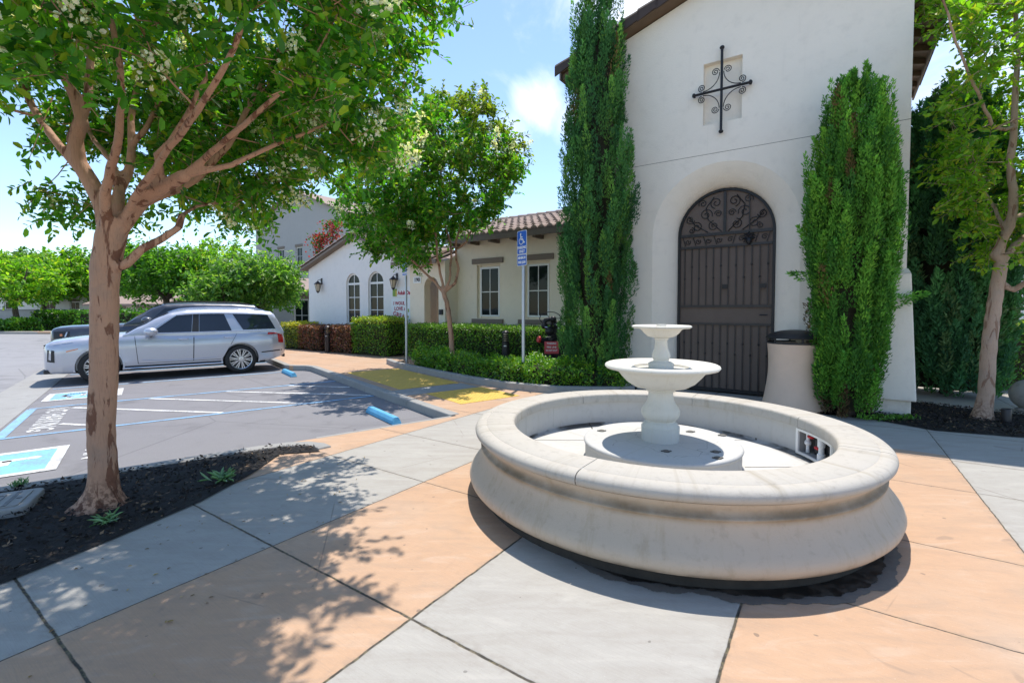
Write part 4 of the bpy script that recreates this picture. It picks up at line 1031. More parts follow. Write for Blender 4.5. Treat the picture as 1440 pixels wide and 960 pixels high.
# inner wall, leaving the service opening free
A0, A1, Z0, Z1 = R(-17), R(5.5), .275, .468
b = MB(); N = 128; v = []; zs = [.22, Z0, Z1, .505]
angs = sorted([2*math.pi*i/N-math.pi for i in range(N) if not (A0-.02 < 2*math.pi*i/N-math.pi < A0+.02 or A1-.02 < 2*math.pi*i/N-math.pi < A1+.02)]+[A0, A1])
for a in angs: v += [(1.330*math.cos(a), 1.330*math.sin(a), z) for z in zs]
f = []
for i in range(len(angs)):
    j = (i+1) % len(angs)
    for q in range(3):
        if q == 1 and A0-1e-6 <= angs[i] < A1-1e-6 and j: continue
        f.append((i*4+q, j*4+q, j*4+q+1, i*4+q+1))
b.add(v, f)
for a in (20, 38.5, 62, 96, 130, 152, 205, 250): # panel seams as narrow battens
    b.lathe([(1.3305, .26), (1.3275, .26), (1.3275, .5), (1.3305, .5)], 1, a0=R(a), a1=R(a+.5), closed_prof=True)
FLx(b, 'inner_wall', 'poolpaint', smooth=40)
b = MB(); b.lathe([(1.330, .24), (.60, .235), (.0, .235)], 96); FLx(b, 'pool_floor', 'poolpaint')
# service box with pipes and red valve handles
sb = MB(); n = 10; aa = [A0+(A1-A0)*i/n for i in range(n+1)]
for i in range(n):
    P = lambda r, a, z: (r*math.cos(a), r*math.sin(a), z)
    sb.add([P(1.50, aa[i], Z0), P(1.50, aa[i+1], Z0), P(1.50, aa[i+1], Z1), P(1.50, aa[i], Z1)], [(0, 1, 2, 3)])
    for z in (Z0, Z1): sb.add([P(1.331, aa[i], z), P(1.331, aa[i+1], z), P(1.50, aa[i+1], z), P(1.50, aa[i], z)], [(0, 1, 2, 3)])
for a in (A0, A1): sb.add([P(1.331, a, Z0), P(1.50, a, Z0), P(1.50, a, Z1), P(1.331, a, Z1)], [(0, 1, 2, 3)])
box = FLx(sb, 'service_box', 'lidgrey')
fb = MB()
for (a0, a1, z0, z1) in ((A0-.022, A1+.022, Z1, Z1+.022), (A0-.022, A1+.022, Z0-.022, Z0), (A0-.022, A0, Z0, Z1), (A1, A1+.022, Z0, Z1)):
    fb.lathe([(1.329, z0), (1.312, z0), (1.312, z1), (1.329, z1)], 12, a0=a0, a1=a1, closed_prof=True)
FLx(fb, 'opening_frame', 'vinyl', box)
pm = MB(); a = R(-5.5); q = (1.36*math.cos(a), 1.36*math.sin(a))
pm.lathe([(.0, Z0), (.032, Z0), (.032, Z0+.05), (.022, Z0+.055), (.022, Z0+.11), (.03, Z0+.115), (.03, Z1)], 14, *q)
FLx(pm, 'pipe', 'white_pipe', box); pm = MB(); q2 = (1.38*math.cos(R(3.8)), 1.36*math.sin(R(3.8))); pm.ball((q2[0], q2[1], Z0+.09), .03); pm.lathe([(.016, Z0), (.016, Z1)], 10, *q2)
FLx(pm, 'pipe', 'white_pipe', box)
for z, aa_ in ((Z1-.035, R(1.5)), (Z0+.085, R(-2.6))):
    vm = MB(); c = (1.37*math.cos(aa_), 1.37*math.sin(aa_)); vm.ball((c[0], c[1], z), .024, 10, 6, 1.2, 1.6, .7); FLx(vm, 'valve_handle', 'red', box)
vm = MB(); c = (1.44*math.cos(R(1)), 1.44*math.sin(R(1))); vm.lathe([(0, Z0), (.04, Z0), (.04, Z0+.14), (0, Z0+.14)], 12, *c); FLx(vm, 'pump', 'blackplastic', box)
# plinth disc and pedestal
b = MB(); b.lathe([(.66, .236), (.66, .378), (.668, .383), (.674, .400), (.668, .414), (.655, .419), (.0, .421)], 72); FLx(b, 'plinth', 'poolpaint')
for a, r in ((-48, .50), (-100, .36), (35, .45), (148, .55), (12, .63), (-62, .60)):
    d = MB(); d.lathe([(.030, .414), (.030, .427), (.020, .432), (.0, .426)], 12, r*math.cos(R(a)), r*math.sin(R(a))); d.box(r*math.cos(R(a))-.042, r*math.cos(R(a))+.042, r*math.sin(R(a))-.008, r*math.sin(R(a))+.008, .4225, .4285); FLx(d, 'nozzle_cover', 'nozzle')
b = MB(); b.lathe([(0, .420), (.162, .420), (.164, .55), (.155, .556), (.150, .566), (.140, .585), (.126, .592), (.124, .602), (.150, .625), (.163, .655), (.165, .685), (.155, .715), (.135, .745), (.118, .775), (.108, .81), (.105, .855), (.108, .86), (.124, .867), (.124, .888), (.10, .895), (.0, .895)], 48); FLx(b, 'pedestal', 'bowl', smooth=45)
b = MB(); b.lathe([(0.0000, .890), (0.1496, .892), (0.2244, .905), (0.2898, .945), (0.3366, .995), (0.3693, 1.035), (0.3927, 1.055), (0.4395, 1.062), (0.4769, 1.072), (0.4890, 1.088), (0.4843, 1.103), (0.4675, 1.112), (0.4301, 1.112), (0.4114, 1.104), (0.3647, 1.078), (0.2805, 1.070), (0.2712, 1.086), (0.2338, 1.088), (0.2244, 1.066), (0.0000, 1.06)], 80); FLx(b, 'lower_bowl', 'bowl', smooth=50)
b = MB(); b.lathe([(.0, 1.06), (.105, 1.061), (.11, 1.115), (.085, 1.13), (.066, 1.135), (.064, 1.145), (.075, 1.16), (.079, 1.185), (.072, 1.215), (.058, 1.25), (.052, 1.29), (.052, 1.325), (.060, 1.33), (.062, 1.345), (.04, 1.35), (0, 1.35)], 40); FLx(b, 'upper_pedestal', 'bowl', smooth=45)
b = MB(); b.lathe([(0.0000, 1.345), (0.0665, 1.347), (0.1140, 1.358), (0.1472, 1.385), (0.1710, 1.418), (0.1900, 1.427), (0.2375, 1.431), (0.2546, 1.440), (0.2546, 1.450), (0.2422, 1.457), (0.2185, 1.455), (0.1900, 1.438), (0.0950, 1.425), (0.0475, 1.428), (0.0427, 1.465), (0.0000, 1.465)], 56); FLx(b, 'upper_bowl', 'bowl', smooth=50)
# leak: wet algae film on the paving at the foot
pr = random.Random(5); n = 300; jit = [pr.uniform(-1, 1) for _ in range(n+1)]
for nm, mat_, ext, lab, z in (('water', 'damp', .055, 'damp dark concrete ring at the fountain foot', .003), ('water', 'wet', 0.0, 'dark wet algae film leaking from under the fountain', .006)):
    wt = MB(); v = []
    for i in range(n+1):
        t = i/n; a = R(-122-ext*100+(82+ext*200)*t)
        wd = (.03+.10*math.exp(-((t-.62)/.20)**2)+.010*math.sin(t*19)+.007*math.sin(t*53+2)+.006*math.sin(t*131)+.005*jit[i])*min(1, t*12, (1-t)*12)+ext*(1+.3*math.sin(t*37))*min(1, t*8, (1-t)*8)
        v += [(FX+1.527*math.cos(a), FY+1.527*math.sin(a), z), (FX+(1.600+wd)*math.cos(a), FY+(1.600+wd)*math.sin(a), z)]
    wt.add(v, [(2*i, 2*i+1, 2*i+3, 2*i+2) for i in range(n)])
    setp(wt.build(nm, mat_, fixn=False), lab, kind='structure')

# ================================================================== LITTER BIN
x, y = 4.62, 7.62
tb = thing('litter_bin', 'flared tan concrete litter bin with black domed lid by the chapel door', 'litter bin', (x, y, 0))
b = MB(); b.lathe([(0, .0), (.455, .0), (.475, .03), (.468, .08), (.44, .22), (.415, .38), (.397, .55), (.392, .72), (.397, .88), (.412, 1.03), (.415, 1.045), (.38, 1.05), (.36, 1.0), (.0, 1.0)], 64); b.build('body', 'precast', tb, 50, world=False)
b = MB(); b.lathe([(.39, 1.051), (.418, 1.051), (.418, 1.075), (.39, 1.075)], 48, closed_prof=True)
b.build('collar', 'blackplastic', tb, 40, world=False)
for k in range(6):
    b = MB(); a = R(60*k+12); b.tube([(.395*math.cos(a), .395*math.sin(a), 1.07), (.395*math.cos(a), .395*math.sin(a), 1.15)], .016, 6)
    b.build('lid_support', 'blackplastic', tb, 40, world=False)
b = MB(); b.lathe([(.0, 1.14), (.40, 1.14), (.432, 1.135), (.438, 1.15), (.40, 1.185), (.32, 1.225), (.20, 1.255), (.08, 1.268), (0, 1.27)], 56); b.build('domed_lid', 'blackplastic', tb, 50, world=False)

# ================================================================== SIGNS, BOLLARDS, STOPS
def sign_post(x, y, top, label, lower, sh=.48):
    t = thing('parking_sign', label, 'sign', (x, y, 0), TL-math.pi/2, 'blue accessible parking signs on posts')
    # local: +Y = stall direction away from driver, face looks to -Y
    p = MB(); p.lathe([(.0, 0), (.034, 0), (.034, top-.02), (.026, top+.01), (0, top+.012)], 14); p.build('post', 'galv', t, 40, world=False)
    def plate(z0, z1, nm):
        q = MB(); rr = .03; hw = .155
        pts = []
        for cx, cz, a0 in ((hw-rr, z0+rr, -90), (hw-rr, z1-rr, 0), (-hw+rr, z1-rr, 90), (-hw+rr, z0+rr, 180)):
            pts += [(cx+rr*math.cos(R(a0+k*22.5)), cz+rr*math.sin(R(a0+k*22.5))) for k in range(5)]
        q.slab(pts, -.041, -.037, 0)
        i_ = [(a*.945, z0+(z1-z0)/2+(c-(z0+z1)/2)*(1-.018/(z1-z0))) for a, c in pts]
        q.add([(a, -.0425, c) for a, c in i_], [tuple(range(len(i_)))], 1)
        return q
    q = plate(top-sh, top, 'a'); zc = top-.03
    wheelchair(q, lambda a, c: ((a-.55)*.26, -.0435, top-.30+c*.27), 0, wid=.10)
    for s_, z in (('PARKING', top-.345), ('ONLY', top-.425)):
        v, f = text_mesh(s_, .078, lambda a, c, d: (a*.86, -.0435-d, z+c), .0005, bold=.003); q.add(v, f, 0)
    q.build('sign_plate', ['sign_white', 'sign_blue'], t, world=False, fixn=False)
    q = plate(top-sh-.235, top-sh-.006, 'b')
    for s_, z, w_ in zip(lower, (top-sh-.075, top-sh-.165), (.80, .80)):
        v, f = text_mesh(s_, .070, lambda a, c, d: (a*w_, -.0435-d, z+c), .0005, bold=.003); q.add(v, f, 0)
    q.build('lower_plate', ['sign_white', 'sign_blue'], t, world=False, fixn=False)
    return t
sign_post(.235, 9.70, 3.21, 'blue PARKING ONLY wheelchair sign on the pale post in the low hedge', ('MINIMUM', 'FINE $250'))
sign_post(-3.03, 13.45, 3.28, 'blue wheelchair sign seen almost edge on, post beside the far yellow pad', ('VAN', 'ACCESSIBLE'))
def bollard(x, y, h, label):
    t = thing('bollard', label, 'bollard', (x, y, 0), 0, 'black path light bollards')
    b = MB(); b.lathe([(.0, 0), (.115, 0), (.115, .02), (.095, .03), (.095, h*.70), (.0, h*.70)], 24); b.build('post', 'bronze', t, 40, world=False)
    l_ = MB()
    for k in range(4):
        z = h*.70+.055*k; l_.lathe([(.06, z), (.098, z+.002), (.10, z+.012), (.075, z+.034), (.06, z+.036)], 24)
    l_.lathe([(.06, h*.92), (.10, h*.92), (.10, h*.955), (.07, h*.985), (.03, h), (0, h)], 24); l_.build('louvre', 'bronze', t, 40, world=False)
    g_ = MB(); g_.lathe([(.058, h*.70), (.058, h*.93)], 16); g_.build('lens', 'lantern_glass', t, 40, world=False)
    c_ = MB(); c_.box(-.05, .02, -.101, -.092, h*.60, h*.63); c_.build('maker_plate', 'galv', t, world=False)
bollard(-.168, 12.35, 1.05, 'black louvred bollard light standing in the clipped green hedge')
bollard(-6.85, 17.4, 1.0, 'black louvred bollard light between the two red leaved shrubs')
def wheel_stop(l, w, ln, label):
    t = MB(); h = ln/2
    pr = [(-.075, 0), (.075, 0), (.065, .055), (.035, .105), (-.035, .105), (-.065, .055)]
    v = [(x, -h+(.035 if z > .05 else 0), z) for x, z in pr]+[(x, h-(.035 if z > .05 else 0), z) for x, z in pr]
    t.add(v, [(0, 1, 7, 6), (1, 2, 8, 7), (2, 3, 9, 8), (3, 4, 10, 9), (4, 5, 11, 10), (5, 0, 6, 11), tuple(range(5, -1, -1)), tuple(range(6, 12))])
    for yy in (-h*.6, h*.6): t.lathe([(.0, .104), (.014, .107), (0, .1085)], 8, 0, yy, mi=1)
    o = t.build('wheel_stop', ['blue_stop', 'bronze'], bevel=.01); o.location = L(l, w, LOT); o.rotation_euler = (0, 0, TL)
    setp(o, label, 'wheel stop', 'blue wheel stops at the bay heads')
wheel_stop(2.93, 7.15, 1.12, 'chipped blue concrete wheel stop in the nearer bay by the peach walk')
wheel_stop(2.93, 13.45, 1.12, 'blue concrete wheel stop behind the rear wheel of the silver car')

# sprinkler valve assembly
x, y = .98, 11.6
fv = thing('sprinkler_valve', 'black valve assembly with red cap and red lettered plate in the hedge', 'valve', (x, y, 0))
b = MB(); b.lathe([(0, 0), (.10, 0), (.10, .5), (.13, .52), (.13, .56), (.10, .58), (.10, .84), (.14, .86), (.14, .91), (.10, .93), (.09, 1.10), (.05, 1.14), (.03, 1.2), (.03, 1.42), (0, 1.42)], 20); b.build('riser', 'iron', fv, 40, world=False)
b = MB(); b.tube([(0, 0, .78), (-.24, -.06, .84), (-.30, -.08, .84)], [.075, .07, .06], 12); b.build('inlet', 'iron', fv, 40, world=False)
b = MB(); b.tube([(-.30, -.08, .86), (-.345, -.10, .87)], [.085, .075], 14); b.build('cap', 'red', fv, 40, world=False)
b = MB(); b.tube([(.09, -.02, 1.0), (.09, -.03, 1.3), (-.02, -.04, 1.37), (-.16, -.04, 1.33), (-.20, -.03, 1.22)], .055, 12); b.ball((-.18, -.05, 1.2), .085); b.ball((.03, -.09, 1.36), .08); b.ball((.14, -.05, 1.22), .11, 12, 8); b.ball((-.05, -.06, 1.07), .12, 12, 8); b.build('gate_valve', 'iron', fv, 40, world=False)
b = MB(); P = [(.26*math.cos(R(a))-.04, -.07, 1.38+.16*math.sin(R(a))) for a in range(0, 361, 15)]; b.tube(P, .011, 6, cap=False)
for a in (0, 120, 240): b.tube([(-.04, -.07, 1.38), (.26*math.cos(R(a))-.04, -.07, 1.38+.16*math.sin(R(a)))], .008, 5)
b.build('handwheel', 'iron', fv, 40, world=False)
b = MB(); b.tube([(-.22, -.09, 1.17), (-.12, -.13, 1.16), (-.05, -.13, 1.10)], .018, 6); b.box(-.16, -.02, -.16, -.14, .92, .94); b.ball((.16, -.14, 1.14), .03); b.ball((.12, -.15, 1.22), .025); b.build('gauge', 'chrome', fv, 40, world=False)
b = MB(); b.hexa([(.02, -.10, 0), (.40, -.10, 0), (.40, .20, 0), (.02, .20, 0), (.05, -.04, 1.05), (.30, -.04, 1.0), (.28, .14, 1.02), (.05, .14, 1.06)]); b.build('insulating_cover', 'cover', fv, world=False, bevel=.04)
b = MB(); b.box(-.19, .16, -.185, -.178, .52, .82, 0)
for s_, z, k in (('WARNING', .77, .8), ('FIRE LINE', .68, 1.0), ('DO NOT SHUT', .60, .7)):
    v, f = text_mesh(s_, .058, lambda a, c, d: (a*k-.015, -.187-d, z+c), .0006, bold=.002); b.add(v, f, 1)
b.box(-.15, .12, -.1868, -.1851, .648, .712, 2); b.build('warning_plate', ['pinkred', 'sign_white', 'red'], fv, world=False, fixn=False)

# utility lid, uplight, ball
ub = thing('utility_box', 'grey rounded utility box lid set in the mulch at the frame edge', 'utility box', (-4.21, 3.60, 0), R(31))
def rrect(hx, hy, r, n=6):
    P = []
    for cx, cy, a0 in ((hx-r, hy-r, 0), (-hx+r, hy-r, 90), (-hx+r, -hy+r, 180), (hx-r, -hy+r, 270)):
        P += [(cx+r*math.cos(R(a0+90*k/n)), cy+r*math.sin(R(a0+90*k/n))) for k in range(n+1)]
    return P
b = MB(); b.prism(rrect(.37, .25, .06), .0, .075); b.build('collar', 'lidgrey', ub, world=False, bevel=.012)
b = MB(); b.prism(rrect(.31, .19, .03), .0755, .083); lid = b.build('lid', 'lidgrey', ub, world=False, bevel=.004)
b = MB()
for P0, P1 in (((-.16, -.11), (.16, -.11)), ((-.16, .11), (.16, .11)), ((-.16, -.11), (-.16, .11)), ((.16, -.11), (.16, .11)), ((.22, -.17), (.22, .17)), ((.235, -.17), (.235, .17))):
    b.box(min(P0[0], P1[0])-.006, max(P0[0], P1[0])+.006, min(P0[1], P1[1])-.006, max(P0[1], P1[1])+.006, .0835, .0865)
b.lathe([(.018, .0835), (.018, .087), (0, .087)], 10, .27, 0); b.build('rib', 'bronze', lid, world=False)
ul = thing('uplight', 'small dark cylindrical uplight at the foot of the leaning tree', 'garden light', (6.98, 6.58, 0))
b = MB(); b.lathe([(0, 0), (.055, 0), (.055, .19), (.05, .20), (.045, .195), (.0, .18)], 18); b.build('housing', 'bronze', ul, 40, world=False); b = MB(); b.lathe([(0, -.02), (.02, -.02), (.02, .0), (0, .0)], 8); b.build('stake', 'bronze', ul, world=False)
bo = MB(); bo.lathe([(0, 0), (.15, 0), (.16, .03), (.13, .05)]+[(.235*math.cos(R(a)), .27+.235*math.sin(R(a))) for a in range(-62, 91, 8)], 40)
o = bo.build('ball_bollard', 'kerb', smooth=60); o.location = (8.10, 7.30, 0); setp(o, 'round grey concrete ball bollard on the path by the hedge', 'bollard')
# roof flowers etc. come with the plants

# ================================================================== CARS
def lerp(a, b, t): return a+(b-a)*t
def table(tab, s):
    if s <= tab[0][0]: return tab[0][1:]
    for p, q in zip(tab[:-1], tab[1:]):
        if s <= q[0]:
            t = (s-p[0])/(q[0]-p[0]); t = t*t*(3-2*t)*.35+t*.65
            return [lerp(a, b, t) for a, b in zip(p[1:], q[1:])]
    return tab[-1][1:]
def make_car(name, label, loc, rotz, paint, K):
    """local: x forward from the middle, y to the left, s = distance from the front bumper"""
    LEN = K['len']; X = lambda s: LEN/2-s
    t = thing(name, label, 'car', loc, rotz)
    body_t, gh_t = K['body'], K['gh']
    FR = [(.0, 0.), (.82, .0), (.93, .025), (.965, .10), (.985, .28), (.997, .50), (1.0, .66), (.985, .80), (.955, .90), (.915, .96), (.82, .995)]
    def sect(s):
        zb, zt, hw = table(body_t, s); H = zt-zb
        return [(hw*a, zb+H*c) for a, c in FR]+[(0, zt+.025)]
    def ysurf(s, z):
        P = sect(s)
        for (ya, za), (yb, zb) in zip(P[1:-1], P[2:]):
            if za <= z <= zb and zb > za: return lerp(ya, yb, (z-za)/(zb-za))
        return P[-2][0]
    def loft(stations, secf):
        b = MB(); rows = []
        for s in stations:
            P = secf(s); m = [(X(s), y, z) for y, z in P]+[(X(s), -y, z) for y, z in P[-2:0:-1]]; rows.append(m)
        n = len(rows[0]); v = [p for r_ in rows for p in r_]
        f = [(i*n+k, i*n+(k+1) % n, (i+1)*n+(k+1) % n, (i+1)*n+k) for i in range(len(rows)-1) for k in range(n)]
        f += [tuple(range(n)), tuple((len(rows)-1)*n+k for k in range(n-1, -1, -1))]
        b.add(v, f); return b
    sts = sorted(set([q[0] for q in body_t]+[LEN*i/60 for i in range(1, 60)]))
    body = loft(sts, sect)
    tmp = body.build('body', paint, None, smooth=0)
    # wheel arches cut out of the body
    cutb = MB()
    for sx in K['wheels']:
        for sgn in (-1, 1):
            n = 40; r_ = K['arch']; y0, y1 = sgn*.60, sgn*1.3
            a = [(X(sx)+r_*math.cos(2*math.pi*k/n), y0, K['wr']+.01+r_*math.sin(2*math.pi*k/n)) for k in range(n)]; c = [(q[0], y1, q[2]) for q in a]
            cutb.add(a+c, [tuple(range(n)), tuple(range(2*n-1, n-1, -1))]+[(k, n+k, n+(k+1) % n, (k+1) % n) for k in range(n)])
    cut = cutb.build('cutter', 'rubber', None)
    md = tmp.modifiers.new('arch', 'BOOLEAN'); md.object = cut; md.operation = 'DIFFERENCE'; md.solver = 'EXACT'
    dg = bpy.context.evaluated_depsgraph_get(); me = bpy.data.meshes.new_from_object(tmp.evaluated_get(dg))
    bpy.data.objects.remove(tmp); bpy.data.objects.remove(cut)
    me.polygons.foreach_set('use_smooth', [True]*len(me.polygons)); me.set_sharp_from_angle(angle=R(38))
    me.materials.clear(); bo = link('body', me, paint, t, world=False)
    gb = K['gbase']; lean = K['lean']
    def gsect(s):
        (zt, hw) = table(gh_t, s); h = max(zt-gb, .02)
        y = lambda z: hw-lean*(z-gb)
        return [(0, gb-.06), (hw-.01, gb-.06), (hw, gb), (y(gb+h*.35), gb+h*.35), (y(gb+h*.65), gb+h*.65), (y(gb+h*.84)-.008, gb+h*.84), (y(gb+h*.93)-.04, gb+h*.93), (y(zt)-.10, gb+h*.985), (y(zt)-.28, zt), (0, zt+.02*min(1, h/.4))]
    def gy(s, z): (zt, hw) = table(gh_t, s); return hw-lean*(z-gb)
    gs = sorted(set([q[0] for q in gh_t]+[lerp(gh_t[0][0], gh_t[-1][0], i/40) for i in range(41)]))
    g_ = loft(gs, gsect); cab = g_.build('cabin', paint, t, smooth=38, world=False)
    def patch(name, mat, par, fs, off, rows, cols, surf, sgn, lab=None, depth=.02):
        """FS(tx,tz) -> (s,z); a thin skin over the side surface"""
        b = MB(); v = []
        for j in range(rows+1):
            for i in range(cols+1):
                s, z = fs(i/cols, j/rows); v.append((X(s), sgn*(surf(s, z)+off), z))
        nn = cols+1; f = [(j*nn+i, j*nn+i+1, (j+1)*nn+i+1, (j+1)*nn+i) for j in range(rows) for i in range(cols)]
        k = len(v); rim = [i for i in range(nn)]+[j*nn+cols for j in range(1, rows+1)]+[rows*nn+i for i in range(cols-1, -1, -1)]+[j*nn for j in range(rows-1, 0, -1)]
        v += [(v[i][0], v[i][1]-sgn*depth, v[i][2]) for i in rim]; m = len(rim)
        f += [(rim[q], rim[(q+1) % m], k+(q+1) % m, k+q) for q in range(m)]
        b.add(v, f); return b.build(name, mat, par, smooth=35, world=False)
    bil = lambda q: (lambda tx, tz: (lerp(lerp(q[0][0], q[1][0], tx), lerp(q[3][0], q[2][0], tx), tz), lerp(lerp(q[0][1], q[1][1], tx), lerp(q[3][1], q[2][1], tx), tz)))
    for sgn in (1, -1):
        for q in K['sidewin']: patch('side_window', 'carglass', cab, bil(q), .006, 4, 6, gy, sgn)
        for q in K.get('pillars', []): patch('black_pillar', 'blackplastic', cab, bil(q), .004, 4, 2, gy, sgn)
        for di, q in enumerate(K['doors']):
            dz = patch('door', paint, t, bil(q), .006, 14, 14, ysurf, sgn)
            gq = [(q[0][0]-.012, q[0][1]-.012), (q[1][0]+.012, q[1][1]-.012), (q[2][0]+.012, q[2][1]+.004), (q[3][0]-.012, q[3][1]+.004)]
            patch('shut_line', 'blackplastic', dz, bil(gq), .0015, 14, 14, ysurf, sgn)
            hs, hz = K['handles'][di]
            h = MB(); yy = sgn*(ysurf(hs, hz)+.03); h.tube([(X(hs)+.11, yy-sgn*.028, hz), (X(hs)+.09, yy, hz), (X(hs)-.09, yy, hz), (X(hs)-.11, yy-sgn*.028, hz)], .013, 6); h.build('handle', K['handle_mat'], dz, 40, world=False)
        # sill, arches, rail, mirror, lamps
        s0, s1 = K['wheels'][0]+K['arch']+.02, K['wheels'][1]-K['arch']-.02
        b = MB(); yb = sgn*(K['hw']-.03); b.tube([(X(s0), yb, K['sill']), (X((s0+s1)/2), yb+sgn*.015, K['sill']), (X(s1), yb, K['sill'])], .022, 8); b.build('side_step', 'chrome', t, 40, world=False)
        b = MB(); b.tube([(X(s0), yb-sgn*.03, K['sill']+.045), (X(s1), yb-sgn*.03, K['sill']+.045)], .034, 8); b.build('sill', 'blackplastic', t, 40, world=False)
        for sx in K['wheels']:
            b = MB(); n = 26; r0, r1 = K['arch']-.006, K['arch']+.028; v = []
            for i in range(n+1):
                a = R(-14+208*i/n)
                for r_ in (r0, r1):
                    s_ = sx-r_*math.cos(a); z = K['wr']+.01+r_*math.sin(a); v.append((X(s_), sgn*(ysurf(min(max(s_, .15), LEN-.1), max(z, .32))+.005), z))
            b.add(v, [(2*i, 2*i+1, 2*i+3, 2*i+2) for i in range(n)]); b.build('arch_trim', K['arch_mat'], t, world=False)
        rs = K['rail']; b = MB(); P = []
        for i in range(9):
            s = lerp(rs[0], rs[1], i/8); zt, hw = table(gh_t, s); P.append((X(s), sgn*(hw-lean*(zt-gb)-.13), zt+.005+(.035 if 0 < i < 8 else .0)))
        b.tube(P, .017, 6); b.build('roof_rail', K['rail_mat'], t, 40, world=False)
        ms, mz = K['mirror']; y0 = gy(ms, mz)
        b = MB(); b.ball((X(ms)-.0, sgn*(y0+.19), mz+.05), .17, 16, 10, .85, .85, .62); mo = b.build('mirror', paint, t, 60, world=False)
        b = MB(); b.tube([(X(ms), sgn*(y0-.02), mz-.06), (X(ms), sgn*(y0+.12), mz-.03)], .032, 8); b.ball((X(ms), sgn*(y0+.16), mz-.03), .085, 10, 6, .62, .9, .5); b.build('mirror_base', 'blackplastic', mo, 50, world=False)
        for nm, q, mt in K['lamps']: patch(nm, mt, t, bil(q), .013 if nm in ('indicator', 'running_light') else .008, 5, 5, ysurf, sgn)
        if K.get('belt'):
            b = MB(); s0_, s1_ = K['belt']; b.tube([(X(lerp(s0_, s1_, i/12)), sgn*(gy(lerp(s0_, s1_, i/12), K['gbase']+.045)+.012), K['gbase']+.042+.03*i/12) for i in range(13)], .012, 6); b.build('belt_trim', 'chrome', cab, 40, world=False)
            b = MB(); b.tube([(X(s), sgn*(gy(s, z)+.006), z) for s, z in K['arc']], .011, 6); b.build('window_trim', 'chrome', cab, 40, world=False)
            cr_ = [(1.75, .50), (2.2, .455), (2.8, .45), (3.3, .48)]
            b = MB(); b.tube([(X(s), sgn*(ysurf(s, z)+.006), z) for s, z in cr_], .011, 6); b.build('door_moulding', paint, t, 40, world=False)
    # glass front and back
    for nm, a, c in K['screens']:
        b = MB(); v = []
        for j in range(7):
            s = lerp(a, c, j/6); zt, hw = table(gh_t, s)
            for i in range(9):
                yy = lerp(-1, 1, i/8); w_ = hw-lean*(zt-gb)-.12; v.append((X(s), yy*w_, zt+.012+.012*(1-yy*yy)))
        b.add(v, [(j*9+i, j*9+i+1, (j+1)*9+i+1, (j+1)*9+i) for j in range(6) for i in range(8)]); b.build(nm, 'carglass', cab, 50, world=False)
    # face
    zb, zt, hw = table(body_t, .02)
    b = MB()
    for z in np.linspace(.50, .90, 9): b.box(X(-.012), X(.03), -.55, .55, z-.016, z+.016)
    b.build('grille', 'bronze', t, world=False, bevel=.004)
    b = MB(); b.box(X(.0), X(.16), -.80, .80, .27, .36); b.build('front_lip', 'blackplastic', t, world=False, bevel=.02)
    b = MB(); b.box(X(LEN-.05), X(LEN+.01), -.70, .70, .36, .46); b.build('rear_bumper_trim', 'blackplastic', t, world=False, bevel=.02)
    b = MB(); b.box(X(LEN+.004), X(LEN-.03), -.26, .26, .68, .80); b.build('plate_recess', 'blackplastic', t, world=False, bevel=.01)
    b = MB(); b.box(X(LEN-.5), X(.55), -.62, .62, .22, .38); b.build('underbody', 'rubber', t, world=False)
    # wheels
    for sx in K['wheels']:
        for sgn in (1, -1):
            def WX(x, y, z): return (X(sx)+x, sgn*(K['hw']-.125+y), K['wr']+z)
            def RV(prof): return prof
            wr = K['wr']
            wh = bpy.data.objects.new('wheel', None); COL.objects.link(wh); wh.parent = t
            def lat(prof, n=44):
                b = MB(WX); m = len(prof); v = []
                for i in range(n):
                    a = 2*math.pi*i/n; v += [(r_*math.cos(a), y_, r_*math.sin(a)) for r_, y_ in prof]
                b.add(v, [(i*m+q, ((i+1) % n)*m+q, ((i+1) % n)*m+q+1, i*m+q+1) for i in range(n) for q in range(m-1)]); return b
            rr = K['rim']
            b = lat([(rr-.01, -.10), (wr-.03, -.11), (wr-.004, -.085), (wr, -.05), (wr, .05), (wr-.004, .085), (wr-.03, .112), (rr+.02, .118), (rr-.004, .105), (rr-.006, .06)]); b.build('tyre', 'rubber', wh, 50, world=False)
            b = lat([(rr+.004, .108), (rr-.012, .112), (rr-.022, .09), (rr-.03, .03), (.0, .02)]); b.build('barrel', 'blackplastic', wh, 50, world=False)
            b = lat([(rr+.006, .107), (rr-.003, .117), (rr-.018, .108), (rr-.022, .088)])
            n = K['spokes']
            for k in range(n):
                for d in (-.055, .055):
                    a = 2*math.pi*k/n; a2 = a+d*2.0+.10; ca, sa = math.cos(a+d), math.sin(a+d); cb, sb_ = math.cos(a2), math.sin(a2); hw_, hw2 = .010, .013
                    v = []
                    for y_ in (.055, .098):
                        v += [(.045*ca-hw_*sa, y_, .045*sa+hw_*ca), (.045*ca+hw_*sa, y_, .045*sa-hw_*ca), ((rr-.015)*cb+hw2*sb_, y_, (rr-.015)*sb_-hw2*cb), ((rr-.015)*cb-hw2*sb_, y_, (rr-.015)*sb_+hw2*cb)]
                    b.add(v, [(0, 1, 2, 3), (4, 7, 6, 5), (0, 4, 5, 1), (1, 5, 6, 2), (2, 6, 7, 3), (3, 7, 4, 0)])
            v = [(0, .112, 0)]+[(.062*math.cos(2*math.pi*k/16), .106, .062*math.sin(2*math.pi*k/16)) for k in range(16)]
            b.add(v, [(0, 1+k, 1+(k+1) % 16) for k in range(16)]); b.build('rim', 'alloy', wh, 40, world=False)
    return t
